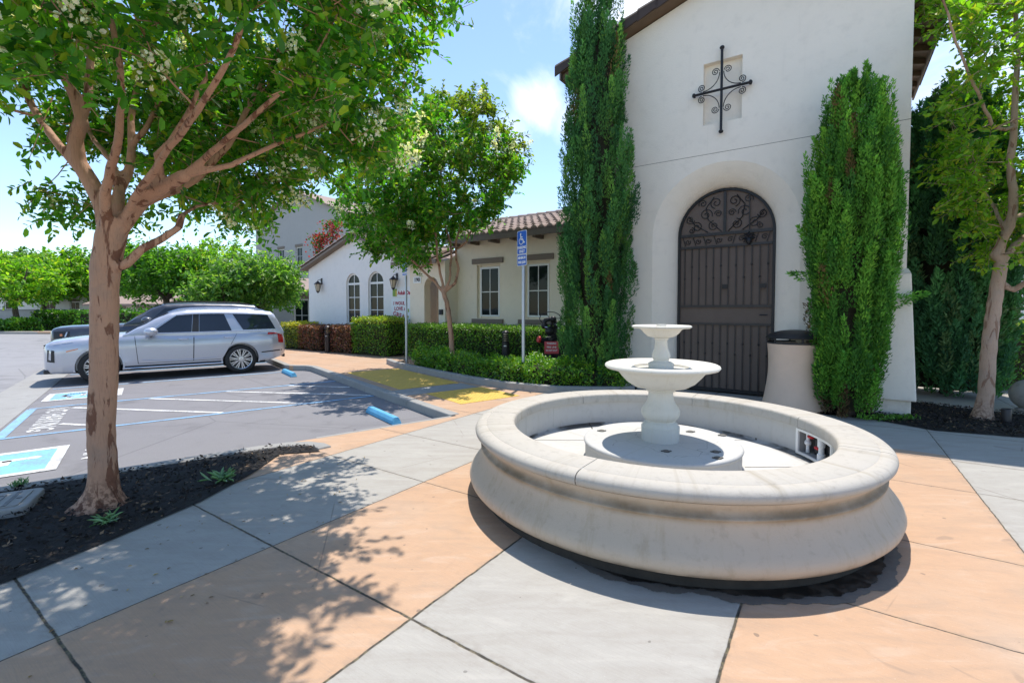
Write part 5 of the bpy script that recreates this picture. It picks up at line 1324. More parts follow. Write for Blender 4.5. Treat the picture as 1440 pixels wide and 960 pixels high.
SUV = dict(len=5.0, hw=.985, wr=.385, arch=.435, rim=.272, spokes=10, wheels=(.96, 3.86), sill=.315, gbase=1.09, lean=.30,
  body=[(0, .36, .86, .66), (.05, .30, .95, .80), (.14, .27, .995, .885), (.32, .255, 1.03, .94), (.65, .25, 1.075, .965), (1.05, .25, 1.115, .98), (1.5, .255, 1.15, .985), (1.8, .26, 1.155, .985), (2.6, .26, 1.12, .985), (3.6, .265, 1.135, .985), (4.3, .28, 1.155, .98), (4.65, .32, 1.15, .955), (4.86, .38, 1.12, .90), (4.95, .42, 1.05, .84), (5.0, .48, .92, .76)],
  gh=[(1.40, 1.12, .93), (1.75, 1.33, .93), (2.1, 1.545, .93), (2.35, 1.66, .93), (2.7, 1.725, .93), (3.2, 1.745, .93), (3.9, 1.735, .925), (4.4, 1.705, .91), (4.66, 1.675, .895), (4.74, 1.62, .89), (4.86, 1.36, .88), (4.95, 1.12, .87)],
  sidewin=[[(1.92, 1.150), (2.76, 1.150), (2.80, 1.60), (2.46, 1.575)], [(2.93, 1.150), (3.66, 1.160), (3.50, 1.612), (2.95, 1.612)], [(3.93, 1.175), (4.74, 1.19), (4.56, 1.575), (3.70, 1.605)]],
  pillars=[[(2.77, 1.145), (2.92, 1.145), (2.94, 1.612), (2.81, 1.605)]],
  doors=[[(1.68, .42), (2.78, .42), (2.80, 1.10), (1.62, 1.115)], [(2.80, .42), (3.42, .42), (3.78, 1.10), (2.82, 1.10)]],
  handles=[(2.58, .985), (3.58, .995)], handle_mat='chrome', arch_mat='silver', rail=(2.3, 4.5), rail_mat='chrome', mirror=(1.93, 1.135),
  lamps=[('headlamp', [(.07, .55), (.20, .53), (.20, .80), (.08, .82)], 'blackplastic'), ('running_light', [(.10, .60), (.14, .58), (.15, .80), (.115, .81)], 'lamp_lens'), ('daylight_strip', [(.12, .925), (.52, .985), (.50, 1.0), (.12, .955)], 'lamp_lens'), ('side_marker', [(.40, .76), (.60, .815), (.60, .835), (.40, .785)], 'amber'), ('tail_lamp', [(4.80, .80), (4.94, .78), (4.93, 1.04), (4.78, 1.05)], 'red_lens'), ('tail_lamp_blade', [(4.52, 1.035), (4.78, 1.045), (4.78, 1.09), (4.54, 1.095)], 'red_lens'), ('bumper_strip', [(4.36, .53), (4.90, .57), (4.90, .60), (4.36, .56)], 'blackplastic')],
  belt=(1.84, 4.74), arc=[(1.90, 1.16), (2.14, 1.36), (2.46, 1.59), (2.8, 1.622), (3.5, 1.63), (4.2, 1.605), (4.56, 1.585)],
  screens=[('windscreen', 1.44, 2.30), ('rear_window', 4.70, 4.92)])
ang = TL+math.pi
make_car('parked_car', 'silver sport utility car parked nose to the drive aisle in the far bay', L(.62, 15.52, LOT), ang, 'silver', SUV)
TRK = dict(SUV); TRK.update(belt=None, len=5.3, hw=1.0, wr=.41, arch=.46, rim=.25, spokes=6, wheels=(1.0, 4.05), gbase=1.28, sill=.40, lean=.26,
  body=[(0, .46, 1.14, .80), (.05, .40, 1.20, .90), (.15, .38, 1.235, .95), (.4, .36, 1.26, .98), (1.0, .36, 1.285, 1.0), (1.6, .36, 1.31, 1.0), (2.6, .36, 1.30, 1.0), (4.3, .38, 1.31, 1.0), (5.0, .42, 1.30, .97), (5.22, .48, 1.26, .93), (5.3, .55, 1.1, .88)],
  gh=[(1.55, 1.31, .95), (1.9, 1.55, .95), (2.25, 1.80, .95), (2.5, 1.90, .95), (3.2, 1.935, .95), (4.3, 1.925, .94), (4.95, 1.88, .92), (5.05, 1.78, .91), (5.2, 1.32, .90)],
  sidewin=[[(2.10, 1.36), (2.98, 1.36), (3.0, 1.78), (2.52, 1.77)], [(3.10, 1.36), (3.95, 1.36), (3.90, 1.79), (3.12, 1.79)], [(4.1, 1.37), (4.92, 1.38), (4.80, 1.76), (4.08, 1.79)]], pillars=[[(2.99, 1.355), (3.09, 1.355), (3.11, 1.79), (3.01, 1.785)]],
  doors=[[(1.80, .55), (3.02, .55), (3.04, 1.26), (1.76, 1.27)], [(3.04, .55), (3.60, .55), (4.0, 1.26), (3.06, 1.26)]], handles=[(2.80, 1.12), (3.80, 1.12)], handle_mat='blackplastic', arch_mat='blackplastic', rail=(2.5, 4.8), rail_mat='blackplastic', mirror=(2.08, 1.36),
  lamps=[('headlamp', [(.07, .93), (.40, .95), (.40, 1.13), (.07, 1.13)], 'blackplastic'), ('indicator', [(.20, 1.0), (.25, 1.0), (.25, 1.06), (.20, 1.06)], 'amber'), ('running_light', [(.29, .98), (.32, .98), (.36, 1.11), (.33, 1.11)], 'lamp_lens'), ('tail_lamp', [(5.02, .95), (5.2, .94), (5.2, 1.24), (5.02, 1.26)], 'red_lens')],
  screens=[('windscreen', 1.60, 2.44), ('rear_window', 5.0, 5.16)])
make_car('parked_car', 'charcoal grey sport utility car mostly hidden behind the silver one', L(.55, 18.55, LOT), ang, 'charcoal', TRK)
# ================================================================== PLANTS
G_LEAF = [(.048, .165, .014), (.072, .212, .016), (.030, .112, .014), (.125, .265, .018), (.21, .265, .02)]
def interp(tab, x):
    xs, ys = zip(*tab); return np.interp(x, xs, ys)
def to_px(P):
    P = np.asarray(P); x, y, z = P[:, 0], P[:, 1], P[:, 2]-EYE
    f = y*math.cos(PITCH)-z*math.sin(PITCH); up = y*math.sin(PITCH)+z*math.cos(PITCH); f = np.maximum(f, .05)
    return 720+660*x/f, 458-660*up/f
def crown_points(n, c, r, keep, inner=.5, seed=1, gap=.0):
    g = np.random.default_rng(seed); out = []
    while len(out) < n:
        d = unit(g.normal(size=(2000, 3))); q = g.uniform(inner**3, 1, (2000, 1))**(1/3)
        p = d*q; P = p*np.array(r)+np.array(c)
        lump = noise3(P, 1.5, seed+5); ok = (q[:, 0] < .86+.2*lump) & (lump > gap-1.2) & keep(P)
        for x in P[ok]:
            if len(out) < n: out.append(x)
    return np.array(out)
def leafy_tree(name, label, base, skel, clusters, per, tl, leaf, pal, wts, bark, first=0, cat='tree', group=None, lpt=13, blossom=0, droop=.25, ctr=None, bl_size=.02, mat='leaf', topred=0, vox=0):
    t = thing(name, label, cat, base, 0, group)
    skel.reach(clusters, first=first)
    mb = MB()
    if vox:
        tk = MB(); skel.mesh_into(mb, 9, 5, tk, vox*1.35)
        o = bpy.data.objects.new('wood', tk.mesh('wood', 0, False)); COL.objects.link(o)
        rm = o.modifiers.new('remesh', 'REMESH'); rm.mode = 'VOXEL'; rm.voxel_size = vox
        smt = o.modifiers.new('smooth', 'SMOOTH'); smt.iterations = 4; smt.factor = .5
        me = bpy.data.meshes.new_from_object(o.evaluated_get(bpy.context.evaluated_depsgraph_get())); bpy.data.objects.remove(o)
        mb.add([tuple(v.co) for v in me.vertices], [tuple(p.vertices) for p in me.polygons])
    else: skel.mesh_into(mb, 7)
    mb.build('trunk', bark, t, smooth=85, fixn=False)
    c = np.array(ctr) if ctr is not None else clusters.mean(0)
    od = unit(clusters-c)
    P, A, N_, ln, wd, s0, e0 = twig_leaves(clusters, od, per, tl, leaf, lpt=lpt, droop=droop)
    col = tints(len(P), pal, wts, .22)
    if topred:
        h = (P[:, 2]-c[2])/np.ptp(P[:, 2])*2; k = np.clip((h-.35)*1.6, 0, 1)*(noise3(P, 2.2, 9) > -.1)*topred
        col = col*(1-k[:, None])+np.array([(.17, .085, .03)])*k[:, None]
    me = leaf_cloud('crown', P, A, N_, ln, wd, col)
    link('crown', me, mat, t)
    tw = MB(); step = max(1, len(s0)//3500)
    if leaf > .13: s0 = s0[:0]
    for a, b in zip(s0[::step], e0[::step]): tw.tube([a, b], [.004, .0015], 3, cap=False)
    if len(s0): tw.build('twigs', bark, t, fixn=False)
    if blossom:
        k = rng.choice(len(clusters), blossom, replace=False); q = clusters[k]+od[k]*.12+rng.normal(size=(blossom, 3))*.11
        # panicles: small crumpled petals round a short cone
        n = 90; ax = unit(od[k]*.6+np.array([0, 0, .5])+rng.normal(size=(blossom, 3))*.3)
        tt = rng.random((blossom, n)); rad = .085*(1-tt*.8)
        off = unit(rng.normal(size=(blossom, n, 3)))
        PP = q[:, None]+ax[:, None]*(tt*.22)[:, :, None]+off*rad[:, :, None]
        AA = off+rng.normal(size=off.shape)*.6; l_ = rng.uniform(.6, 1.2, blossom*n)*bl_size
        me = leaf_cloud('blossom', PP.reshape(-1, 3), AA.reshape(-1, 3), rng.normal(size=(blossom*n, 3)), l_, l_*.9, tints(blossom*n, [(.72, .70, .68), (.60, .56, .56), (.50, .42, .36), (.30, .26, .16)], [.5, .25, .15, .10], .1))
        link('blossom', me, 'petal', t)
    return t

# ---- near left crape myrtle
def pxl(lst, d0, d1):
    n = len(lst); return [PX(x, y, d0+(d1-d0)*i/max(1, n-1)) for i, (x, y) in enumerate(lst)]
sk = Tree(); D = 3.77
base = Vector((-3.345, D, 0))
tr = [base+Vector((0, 0, -.06)), base+Vector((.0, 0, .03)), base+Vector((.015, 0, .12)), base+Vector((.03, 0, .3))]
P0 = tr+pxl([(142, 600), (146, 540), (147, 480), (147, 425), (148, 380), (156, 335), (163, 312)], D, D)
ids = sk.limb(P0, .122, .108, -1, .07, .004)
for i in ids:
    z = sk.p[i].z; sk.r[i] = .094-.045*min(1, max(0, (z-2.25)/.2))*.35+.11*math.exp(-max(z, -.1)/.085)+(.016 if .2 < z < .2 else 0)+.010*math.exp(-((z-1.95)/.09)**2)+.012*math.exp(-((z-2.2)/.12)**2)
top = ids[-1]
def L_(lst, d0, d1, r0, r1, start):
    if start == top: start = ids[-3]
    s = sk.p[start]; return sk.limb([s]+pxl(lst, d0, d1), r0, r1, start, .1, .008)
a = L_([(143, 285), (125, 255), (110, 228), (106, 196), (113, 170)], 3.76, 3.7, .068, .05, top)
L_([(104, 135), (90, 105), (78, 60), (60, 0), (45, -80)], 3.68, 3.45, .040, .016, a[-1])
L_([(124, 132), (128, 70), (124, 0), (120, -90)], 3.72, 3.9, .034, .014, a[-1])
L_([(88, 208), (55, 165), (25, 105), (-10, 40), (-60, -20)], 3.72, 3.9, .036, .014, a[len(a)//2])
b_ = L_([(168, 290), (166, 268), (178, 245), (186, 205), (187, 150), (200, 90)], 3.80, 4.1, .048, .018, top)
L_([(160, 235), (138, 205), (120, 180), (90, 150)], 3.9, 4.5, .026, .012, b_[3])
L_([(195, 195), (212, 165), (228, 130), (240, 80)], 3.95, 4.2, .024, .012, b_[len(b_)//2])
d_ = L_([(190, 290), (215, 272), (240, 258), (262, 246)], 3.76, 3.6, .062, .048, top)
L_([(285, 225), (308, 205), (330, 187), (370, 150), (430, 100)], 3.58, 3.2, .030, .012, d_[-1])
L_([(290, 240), (325, 232), (352, 220), (410, 195), (470, 170)], 3.6, 3.7, .026, .011, d_[-1])
L_([(224, 240), (222, 218), (240, 200), (262, 165), (290, 110)], 3.6, 3.3, .030, .013, d_[len(d_)//2])
c_ = L_([(205, 285), (245, 268), (275, 252), (320, 205), (350, 150), (400, 60)], 3.84, 4.3, .045, .016, top)
L_([(150, 270), (165, 200), (170, 120), (160, 30)], 3.6, 2.9, .044, .016, top)
L_([(190, 280), (230, 220), (290, 140), (340, 40)], 3.66, 2.6, .036, .014, top)
low = L_([(176, 372), (200, 350), (226, 336), (250, 320), (257, 302)], 3.76, 3.95, .040, .026, ids[int(len(ids)*.83)])
L_([(275, 290), (310, 285), (350, 280)], 4.1, 4.6, .016, .008, low[-1])
first = ids[-1]
LOWB = [(-400, 160), (-40, 165), (0, 185), (40, 190), (70, 205), (95, 250), (135, 285), (165, 255), (230, 300), (300, 322), (395, 318), (425, 265), (470, 235), (530, 240), (560, 225), (585, 130), (605, 60), (650, 10), (680, -60), (760, -260)]
def keepL(P):
    x, y = to_px(P); lim = interp(LOWB, x) - .17*660/np.maximum(P[:, 1], .6)
    hollow = (np.hypot(P[:, 0]+3.0, P[:, 1]-3.7) < .95) & (P[:, 2] < 3.35)
    front = (P[:, 1] < 3.7) & (x > 70) & (x < 360) & (y > 120)
    return (P[:, 1] > 1.55) & (y < lim) & ~hollow & ~front
cl = crown_points(650, (-3.0, 3.72, 4.35), (2.75, 2.5, 2.25), keepL, .45, 3)
def keepB(P):
    x, y = to_px(P); lim = interp(LOWB, x) - .14*660/np.maximum(P[:, 1], .6); return (y < lim) & (y > lim-190) & (x > 190)
cl = np.vstack([cl, crown_points(120, (-2.2, 4.9, 3.2), (2.2, 1.5, 1.3), keepB, .2, 5), np.array([(-4.15+.5*rng.normal()*.5, 4.6+rng.normal()*.3, 2.62+rng.normal()*.10) for _ in range(9)])])
leafy_tree('crape_myrtle', 'crape myrtle with peeling trunk in the mulch bed, nearest the camera', tuple(base), sk, cl, 10, .27, .074, G_LEAF, [.24, .27, .14, .21, .14], 'bark', first, blossom=330, ctr=(-3.0, 3.7, 3.2), bl_size=.030, vox=.016)

# ---- middle crape myrtle before the wing building
sk = Tree(); D = 11.9; bx = (636-720)/660*D
ids = sk.limb([Vector((bx, D, -.05)), Vector((bx, D, .2))]+pxl([(635, 480), (632, 450), (628, 425), (624, 412)], D, D), .074, .060, -1, .1, .01)
top = ids[-1]
def L2(lst, d0, d1, r0, r1, start):
    return sk.limb([sk.p[start]]+pxl(lst, d0, d1), r0, r1, start, .2, .02)
q = L2([(612, 396), (600, 385), (582, 368), (560, 350), (535, 320)], D, D-.6, .043, .016, top)
L2([(606, 370), (600, 345), (590, 300), (580, 240)], D, D+.4, .035, .015, q[3])
q = L2([(640, 398), (644, 378), (640, 350), (648, 310), (655, 250)], D, D+.5, .043, .016, top)
L2([(655, 340), (680, 290), (705, 240)], D, D-.5, .03, .014, q[4])
L2([(620, 385), (612, 330), (618, 270), (625, 200)], D, D-.9, .040, .015, top)
L2([(632, 395), (634, 350), (625, 300), (640, 220)], D, D+1.1, .036, .014, top)
TOPB = [(455, 330), (480, 240), (520, 200), (560, 170), (600, 135), (640, 120), (690, 135), (735, 175), (760, 210)]
BOTB = [(455, 330), (480, 345), (520, 372), (560, 385), (600, 375), (640, 335), (680, 325), (700, 295), (725, 262), (760, 205)]
def keep2(P):
    x, y = to_px(P); m = .20*660/P[:, 1]
    return (y > interp(TOPB, x)+m) & (y < interp(BOTB, x)-m) & (x > 462+m) & (x < 748-m)
cl = crown_points(360, tuple(PX(608, 255, D)), (2.9, 2.6, 2.75), keep2, .25, 8)
leafy_tree('crape_myrtle', 'crape myrtle with a slim forked trunk between the two blue signs', (bx, D, 0), sk, cl, 9, .34, .115, G_LEAF, [.28, .30, .17, .18, .07], 'bark', top, blossom=60, ctr=tuple(PX(612, 330, D)), bl_size=.036, topred=.35, vox=.022)

# ---- right crape myrtle
sk = Tree(); D = 6.8; bx = 6.86
ids = sk.limb([Vector((bx, D, -.05)), Vector((bx, D, .05))]+pxl([(1386, 560), (1390, 500), (1397, 440), (1404, 395), (1408, 370)], D, D), .098, .078, -1, .1, .006)
for i in ids: sk.r[i] += .055*math.exp(-max(sk.p[i].z, 0)/.09)
top = ids[-1]
def L3(lst, d0, d1, r0, r1, start): return sk.limb([sk.p[start]]+pxl(lst, d0, d1), r0, r1, start, .12, .01)
q = L3([(1401, 358), (1412, 335), (1420, 318), (1425, 280), (1421, 228), (1426, 190), (1427, 120), (1432, 60), (1420, -40)], D, D-.2, .062, .02, top)
L3([(1440, 300), (1470, 260), (1510, 190)], D, D+.2, .04, .016, q[5])
L3([(1400, 180), (1370, 120), (1345, 60), (1320, -20)], D-.2, D-.9, .026, .01, q[len(q)//2])
L3([(1428, 345), (1455, 320), (1500, 250), (1530, 150)], D, D+.6, .05, .018, top)
L3([(1425, 408), (1445, 396), (1490, 385), (1540, 340)], D, D-.5, .05, .018, ids[-3])
L3([(1410, 320), (1380, 260), (1350, 200)], D, D+.9, .03, .012, top)
LEFTB = [(-600, 1240), (-100, 1255), (0, 1285), (40, 1300), (55, 1345), (120, 1335), (150, 1310), (230, 1310), (300, 1350), (360, 1375), (420, 1405), (440, 1460)]
def keep3(P):
    x, y = to_px(P); m = .16*660/P[:, 1]
    bare = (x > 1405) & (x < 1450) & (y > 110) & (y < 420) & (P[:, 1] < 6.9)
    return (x > interp(LEFTB, y)+m) & (y < 425-m) & ~bare
cl = crown_points(360, (7.6, 6.7, 4.6), (2.9, 2.2, 2.7), keep3, .35, 12)
leafy_tree('crape_myrtle', 'leaning pale trunk crape myrtle in the mulch right of the chapel', (bx, D, 0), sk, cl, 8, .30, .092, [(.11, .24, .02), (.16, .30, .025), (.22, .33, .03), (.07, .16, .018), (.30, .31, .04)], [.25, .28, .22, .12, .13], 'bark_pale', top, blossom=0, ctr=(7.6, 6.7, 3.4), vox=.018)

# ---- cypresses
def cypress(name, label, base, H, prof, plumes, per, pal, wts, seed, blade=.06, plen=(.40, .85), brown=0, stray=()):
    g = np.random.default_rng(seed)
    t = thing(name, label, 'cypress', base, 0, 'columnar cypresses by the chapel')
    z = g.uniform(.02, .985, plumes*3); acc = g.random(plumes*3) < interp(prof, z)/max(p[1] for p in prof); z = z[acc][:plumes]; n = len(z)
    ph = g.uniform(0, 2*math.pi, n); lob = 1+.05*np.sin(3*ph+z*9)+.04*np.sin(7*ph-z*23)
    rr = interp(prof, z)*lob*g.uniform(.62, 1.0, n)
    rad = np.column_stack([np.cos(ph), np.sin(ph), np.zeros(n)])
    c0 = rad*rr[:, None]; c0[:, 2] = z*H - .15
    ax = unit(rad*g.uniform(.0, .15, (n, 1))+np.array([0, 0, 1])+g.normal(size=(n, 3))*.08)
    near_top = np.clip((1-z)*6, .35, 1)
    ln = g.uniform(plen[0], plen[1], n)*near_top; wid = ln*g.uniform(.10, .15, n)
    for q, (zz_, ang_, up_) in enumerate(stray):
        d_ = np.array([math.cos(ang_), math.sin(ang_), up_]); c0[q] = (.42*d_[0], .42*d_[1], zz_); ax[q] = unit(d_); ln[q] = .62; wid[q] = .075
    tt = g.random((n, per))**.9; th = g.uniform(0, 2*math.pi, (n, per))
    x_ = unit(np.cross(ax, rad+np.array([.01, .02, .03]))); y_ = np.cross(ax, x_)
    rd = x_[:, None]*np.cos(th)[..., None]+y_[:, None]*np.sin(th)[..., None]
    w = wid[:, None]*np.sin(np.pi*(.12+.88*tt)**.75)**.8
    P = c0[:, None]+ax[:, None]*(ln[:, None]*tt)[..., None]+rd*(w*g.uniform(.5, 1.0, w.shape))[..., None]
    A = ax[:, None]*.95+rd*.62+g.normal(size=P.shape)*.22
    N_ = rd+g.normal(size=P.shape)*.5
    m = n*per; bl = blade*g.uniform(.6, 1.25, m)
    base_t = np.array(pal)[g.choice(len(pal), n, p=wts)]*g.uniform(.75, 1.3, (n, 1))
    tn = np.repeat(base_t, per, axis=0)*g.uniform(.8, 1.2, (m, 1))
    tip = np.clip((tt.reshape(-1)-.6)*1.6, 0, 1)[:, None]; tn = tn*(1+.45*tip)
    k = np.repeat(g.random(n) < .022, per); tn[k] = np.array((.12, .085, .035))*g.uniform(.6, 1.3, (int(k.sum()), 1))
    if brown:
        k = np.repeat((z < brown)*(g.random(n) < .65), per); tn[k] = np.array((.10, .065, .035))*g.uniform(.6, 1.3, (int(k.sum()), 1))
    P = P.reshape(-1, 3)+np.array(base)
    P[:, 2] = np.maximum(P[:, 2], .03)
    me = leaf_cloud('foliage', P, A.reshape(-1, 3), N_.reshape(-1, 3), bl, bl*.36, tn, 'kite')
    link('foliage', me, 'leaf_matte', t)
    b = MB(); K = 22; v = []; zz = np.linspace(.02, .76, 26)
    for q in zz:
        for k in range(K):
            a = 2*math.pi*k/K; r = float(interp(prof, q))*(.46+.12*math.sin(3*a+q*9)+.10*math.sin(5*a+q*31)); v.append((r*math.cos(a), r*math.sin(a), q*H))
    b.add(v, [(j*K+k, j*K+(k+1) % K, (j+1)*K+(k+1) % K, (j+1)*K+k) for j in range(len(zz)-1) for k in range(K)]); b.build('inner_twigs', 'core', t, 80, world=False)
    s = MB(); s.tube([(0, 0, -.05), (.01, 0, .4), (0, .01, H*.5)], [.10, .08, .04], 8); s.build('trunk', 'bark_dark', t, 60, world=False)
    return t
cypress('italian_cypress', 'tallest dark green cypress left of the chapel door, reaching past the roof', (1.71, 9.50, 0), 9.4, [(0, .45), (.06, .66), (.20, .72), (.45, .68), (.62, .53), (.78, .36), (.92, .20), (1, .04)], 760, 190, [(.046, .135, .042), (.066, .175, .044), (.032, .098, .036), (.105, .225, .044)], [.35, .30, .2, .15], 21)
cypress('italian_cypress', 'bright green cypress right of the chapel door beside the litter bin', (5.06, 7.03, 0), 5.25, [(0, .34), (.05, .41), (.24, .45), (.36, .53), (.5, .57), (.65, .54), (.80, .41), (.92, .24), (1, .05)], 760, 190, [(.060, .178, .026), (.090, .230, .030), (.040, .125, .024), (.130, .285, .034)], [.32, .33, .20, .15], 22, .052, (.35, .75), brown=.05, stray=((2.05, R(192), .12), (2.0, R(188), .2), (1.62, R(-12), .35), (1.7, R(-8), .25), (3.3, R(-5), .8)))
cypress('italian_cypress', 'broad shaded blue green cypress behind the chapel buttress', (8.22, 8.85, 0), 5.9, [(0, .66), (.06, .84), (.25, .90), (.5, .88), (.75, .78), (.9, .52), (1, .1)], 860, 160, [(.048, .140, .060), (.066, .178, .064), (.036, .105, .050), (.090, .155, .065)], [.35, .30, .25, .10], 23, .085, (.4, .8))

# ---- clipped hedges
def hedge(name, label, path, width, h, pal, wts, n, leaf=.045, tip=None, cat='hedge', group=None, z0=0.0, loose=.05, topn=.36):
    P = [Vector((p[0], p[1])) for p in path]; seg = [(P[i+1]-P[i]).length for i in range(len(P)-1)]; tot = sum(seg)
    c = sum(P, Vector((0, 0)))/len(P); t = thing(name, label, cat, (c.x, c.y, z0), 0, group)
    def at(s):
        for i, q in enumerate(seg):
            if s <= q or i == len(seg)-1: d = (P[i+1]-P[i])/q; return P[i]+d*s, Vector((-d.y, d.x))
            s -= q
    nt_ = int(n*topn); pos = np.zeros((n, 3)); nor = np.zeros((n, 3))
    for i in range(n):
        s = rng.random()*tot; p, nn = at(s); endk = 0
        if i < nt_:
            q = rng.uniform(-1, 1)*width/2; zz = h; no = (0, 0, 1)
        else:
            sd = 1 if rng.random() < .35 else -1
            if rng.random() < width*1.2/(tot+width): s = 0 if rng.random() < .5 else tot; p, nn = at(s); q = rng.uniform(-1, 1)*width/2; d = Vector((nn.y, -nn.x))*(-1 if s == 0 else 1); no = (d.x, d.y, 0)
            else: q = sd*width/2; no = (nn.x*sd, nn.y*sd, 0)
            zz = h*(.04+.96*rng.random()**.85)
        pos[i] = (p.x+nn.x*q, p.y+nn.y*q, z0+zz); nor[i] = no
    lum = noise3(pos, 3.4, 4)*loose+noise3(pos, 9.0, 6)*loose*.6
    pos += nor*(lum[:, None]+rng.uniform(-.09, .025, (n, 1)))+rng.normal(size=(n, 3))*.018
    pos[:, 2] = np.maximum(pos[:, 2], z0+.02)
    al = rng.normal(size=(n, 3))*.8+nor*.5+np.array([0, 0, .35]); nr = nor*.8+np.array([0, 0, .5])+rng.normal(size=(n, 3))*.55
    ln = leaf*rng.uniform(.6, 1.3, n); col = tints(n, pal, wts, .2)
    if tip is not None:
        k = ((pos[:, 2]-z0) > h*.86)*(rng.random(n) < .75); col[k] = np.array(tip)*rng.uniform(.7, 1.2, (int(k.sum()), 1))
    link('foliage', leaf_cloud('foliage', pos, al, nr, ln, ln*.55, col), 'leaf_hedge', t)
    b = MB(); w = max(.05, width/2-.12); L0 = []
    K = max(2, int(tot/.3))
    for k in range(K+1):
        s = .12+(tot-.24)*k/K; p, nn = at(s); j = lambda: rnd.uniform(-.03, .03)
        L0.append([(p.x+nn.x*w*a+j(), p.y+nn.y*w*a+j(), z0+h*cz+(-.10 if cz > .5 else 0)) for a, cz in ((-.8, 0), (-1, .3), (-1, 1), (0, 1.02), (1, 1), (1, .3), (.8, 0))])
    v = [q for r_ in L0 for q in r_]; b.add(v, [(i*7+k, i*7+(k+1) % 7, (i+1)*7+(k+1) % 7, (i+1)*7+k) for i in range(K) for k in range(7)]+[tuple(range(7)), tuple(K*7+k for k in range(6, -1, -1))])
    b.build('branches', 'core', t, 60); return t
HG = [(.052, .160, .012), (.080, .215, .014), (.030, .095, .012), (.140, .275, .018), (.21, .33, .026)]
hedge('low_hedge', 'low loose green hedge inside the raised kerb beside the yellow pads', [L(6.15, 11.7), L(6.05, 10.5), L(6.05, 9.2), L(6.2, 8.0), L(6.55, 7.0), L(7.0, 6.3), L(7.35, 6.0)], .84, .47, HG, [.22, .27, .12, .26, .13], 17000, .056, cat='hedge', loose=.17, z0=.03, topn=.45)
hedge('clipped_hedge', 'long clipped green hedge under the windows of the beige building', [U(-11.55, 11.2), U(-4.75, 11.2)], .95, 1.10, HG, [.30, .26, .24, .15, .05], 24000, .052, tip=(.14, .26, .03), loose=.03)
sh = 'clipped shrubs before the white gable'
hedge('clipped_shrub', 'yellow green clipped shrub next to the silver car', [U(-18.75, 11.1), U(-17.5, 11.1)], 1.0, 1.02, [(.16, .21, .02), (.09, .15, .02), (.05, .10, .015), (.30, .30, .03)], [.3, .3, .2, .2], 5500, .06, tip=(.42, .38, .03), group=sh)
RD = [(.22, .085, .065), (.15, .055, .045), (.10, .05, .03), (.30, .15, .11), (.10, .10, .03)]
hedge('clipped_shrub', 'small red leaved clipped shrub left of the path bollard', [U(-17.4, 11.05), U(-16.1, 11.05)], .95, .95, RD, [.3, .25, .2, .15, .10], 5500, .06, group=sh)
hedge('clipped_shrub', 'wide red leaved clipped shrub right of the path bollard', [U(-15.6, 11.05), U(-14.25, 11.05)], .95, .98, RD, [.3, .25, .2, .15, .10], 5800, .06, group=sh)
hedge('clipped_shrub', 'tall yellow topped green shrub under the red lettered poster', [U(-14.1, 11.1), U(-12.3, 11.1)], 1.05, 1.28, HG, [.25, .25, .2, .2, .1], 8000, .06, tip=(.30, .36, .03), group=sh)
hedge('clipped_hedge', 'dark clipped hedge with a yellow green top before the pale house', [(9.25, 9.75), (15.5, 9.3)], 1.1, 1.33, HG, [.30, .22, .30, .13, .05], 15000, .055, tip=(.26, .33, .03))
hedge('far_hedge', 'dark clipped hedge along the grey boundary wall', [(-39.6, 39.4), (-36.0, 39.4)], 1.4, 1.5, HG, [.35, .2, .35, .08, .02], 3000, .2, loose=.12, z0=LOT)
hedge('far_hedge', 'rounded green shrub on the planting island', [(-38.2, 35.3), (-36.0, 35)], 1.6, .85, HG, [.3, .25, .2, .2, .05], 2200, .2, loose=.25, z0=LOT)
hedge('far_hedge', 'ground hugging shrubs at the foot of the far trees', [(-52, 39), (-45, 38.2)], 2, 1.2, HG, [.3, .25, .2, .2, .05], 2200, .22, loose=.3, z0=LOT)
hedge('far_hedge', 'dark shrubs in the shade behind the two parked cars', [(-22, 24.5), (-13.5, 24.2)], 1.6, 1.6, HG, [.4, .2, .35, .05, 0], 4200, .16, loose=.2, z0=LOT)

# ---- background trees
def bg_tree(name, label, px, d, rx, zb, zt, pal, wts, leaf, n, seed, group='trees across the drive aisle', red=0, mat='leaf'):
    x = (px-720)/660*d; sk = Tree(); H = (zb+zt)/2
    ids = sk.limb([Vector((x, d, LOT)), Vector((x+.05, d, zb*.6)), Vector((x-.05, d, zb+.2))], .16*rx/2.2, .11*rx/2.2, -1, .3, .02)
    for k in range(5):
        a = seed+k*1.26; sk.limb([sk.p[ids[-1]], Vector((x+.5*rx*math.cos(a), d+.5*rx*math.sin(a), H)), Vector((x+.75*rx*math.cos(a), d+.75*rx*math.sin(a), zt-.25*(zt-zb)))], .08*rx/2.2, .03, ids[-1], .4, .03)
    c = crown_points(int(n*1.25), (x, d, (zb+zt)/2), (rx, rx, (zt-zb)/2), lambda P: P[:, 2] > zb, .35, seed)
    return leafy_tree(name, label, (x, d, LOT), sk, c, 6, .7, leaf*1.45, pal, wts, 'bark_dark', ids[-1], group=group, lpt=9, droop=.1, ctr=(x, d, zb), topred=red, mat=mat)
YG = [(.095, .22, .018), (.14, .29, .022), (.050, .13, .016), (.22, .33, .028), (.28, .31, .034)]; wy = [.3, .27, .18, .17, .08]
DG = [(.055, .13, .025), (.08, .18, .028), (.038, .09, .022), (.13, .22, .03)]; wd_ = [.35, .3, .2, .15]
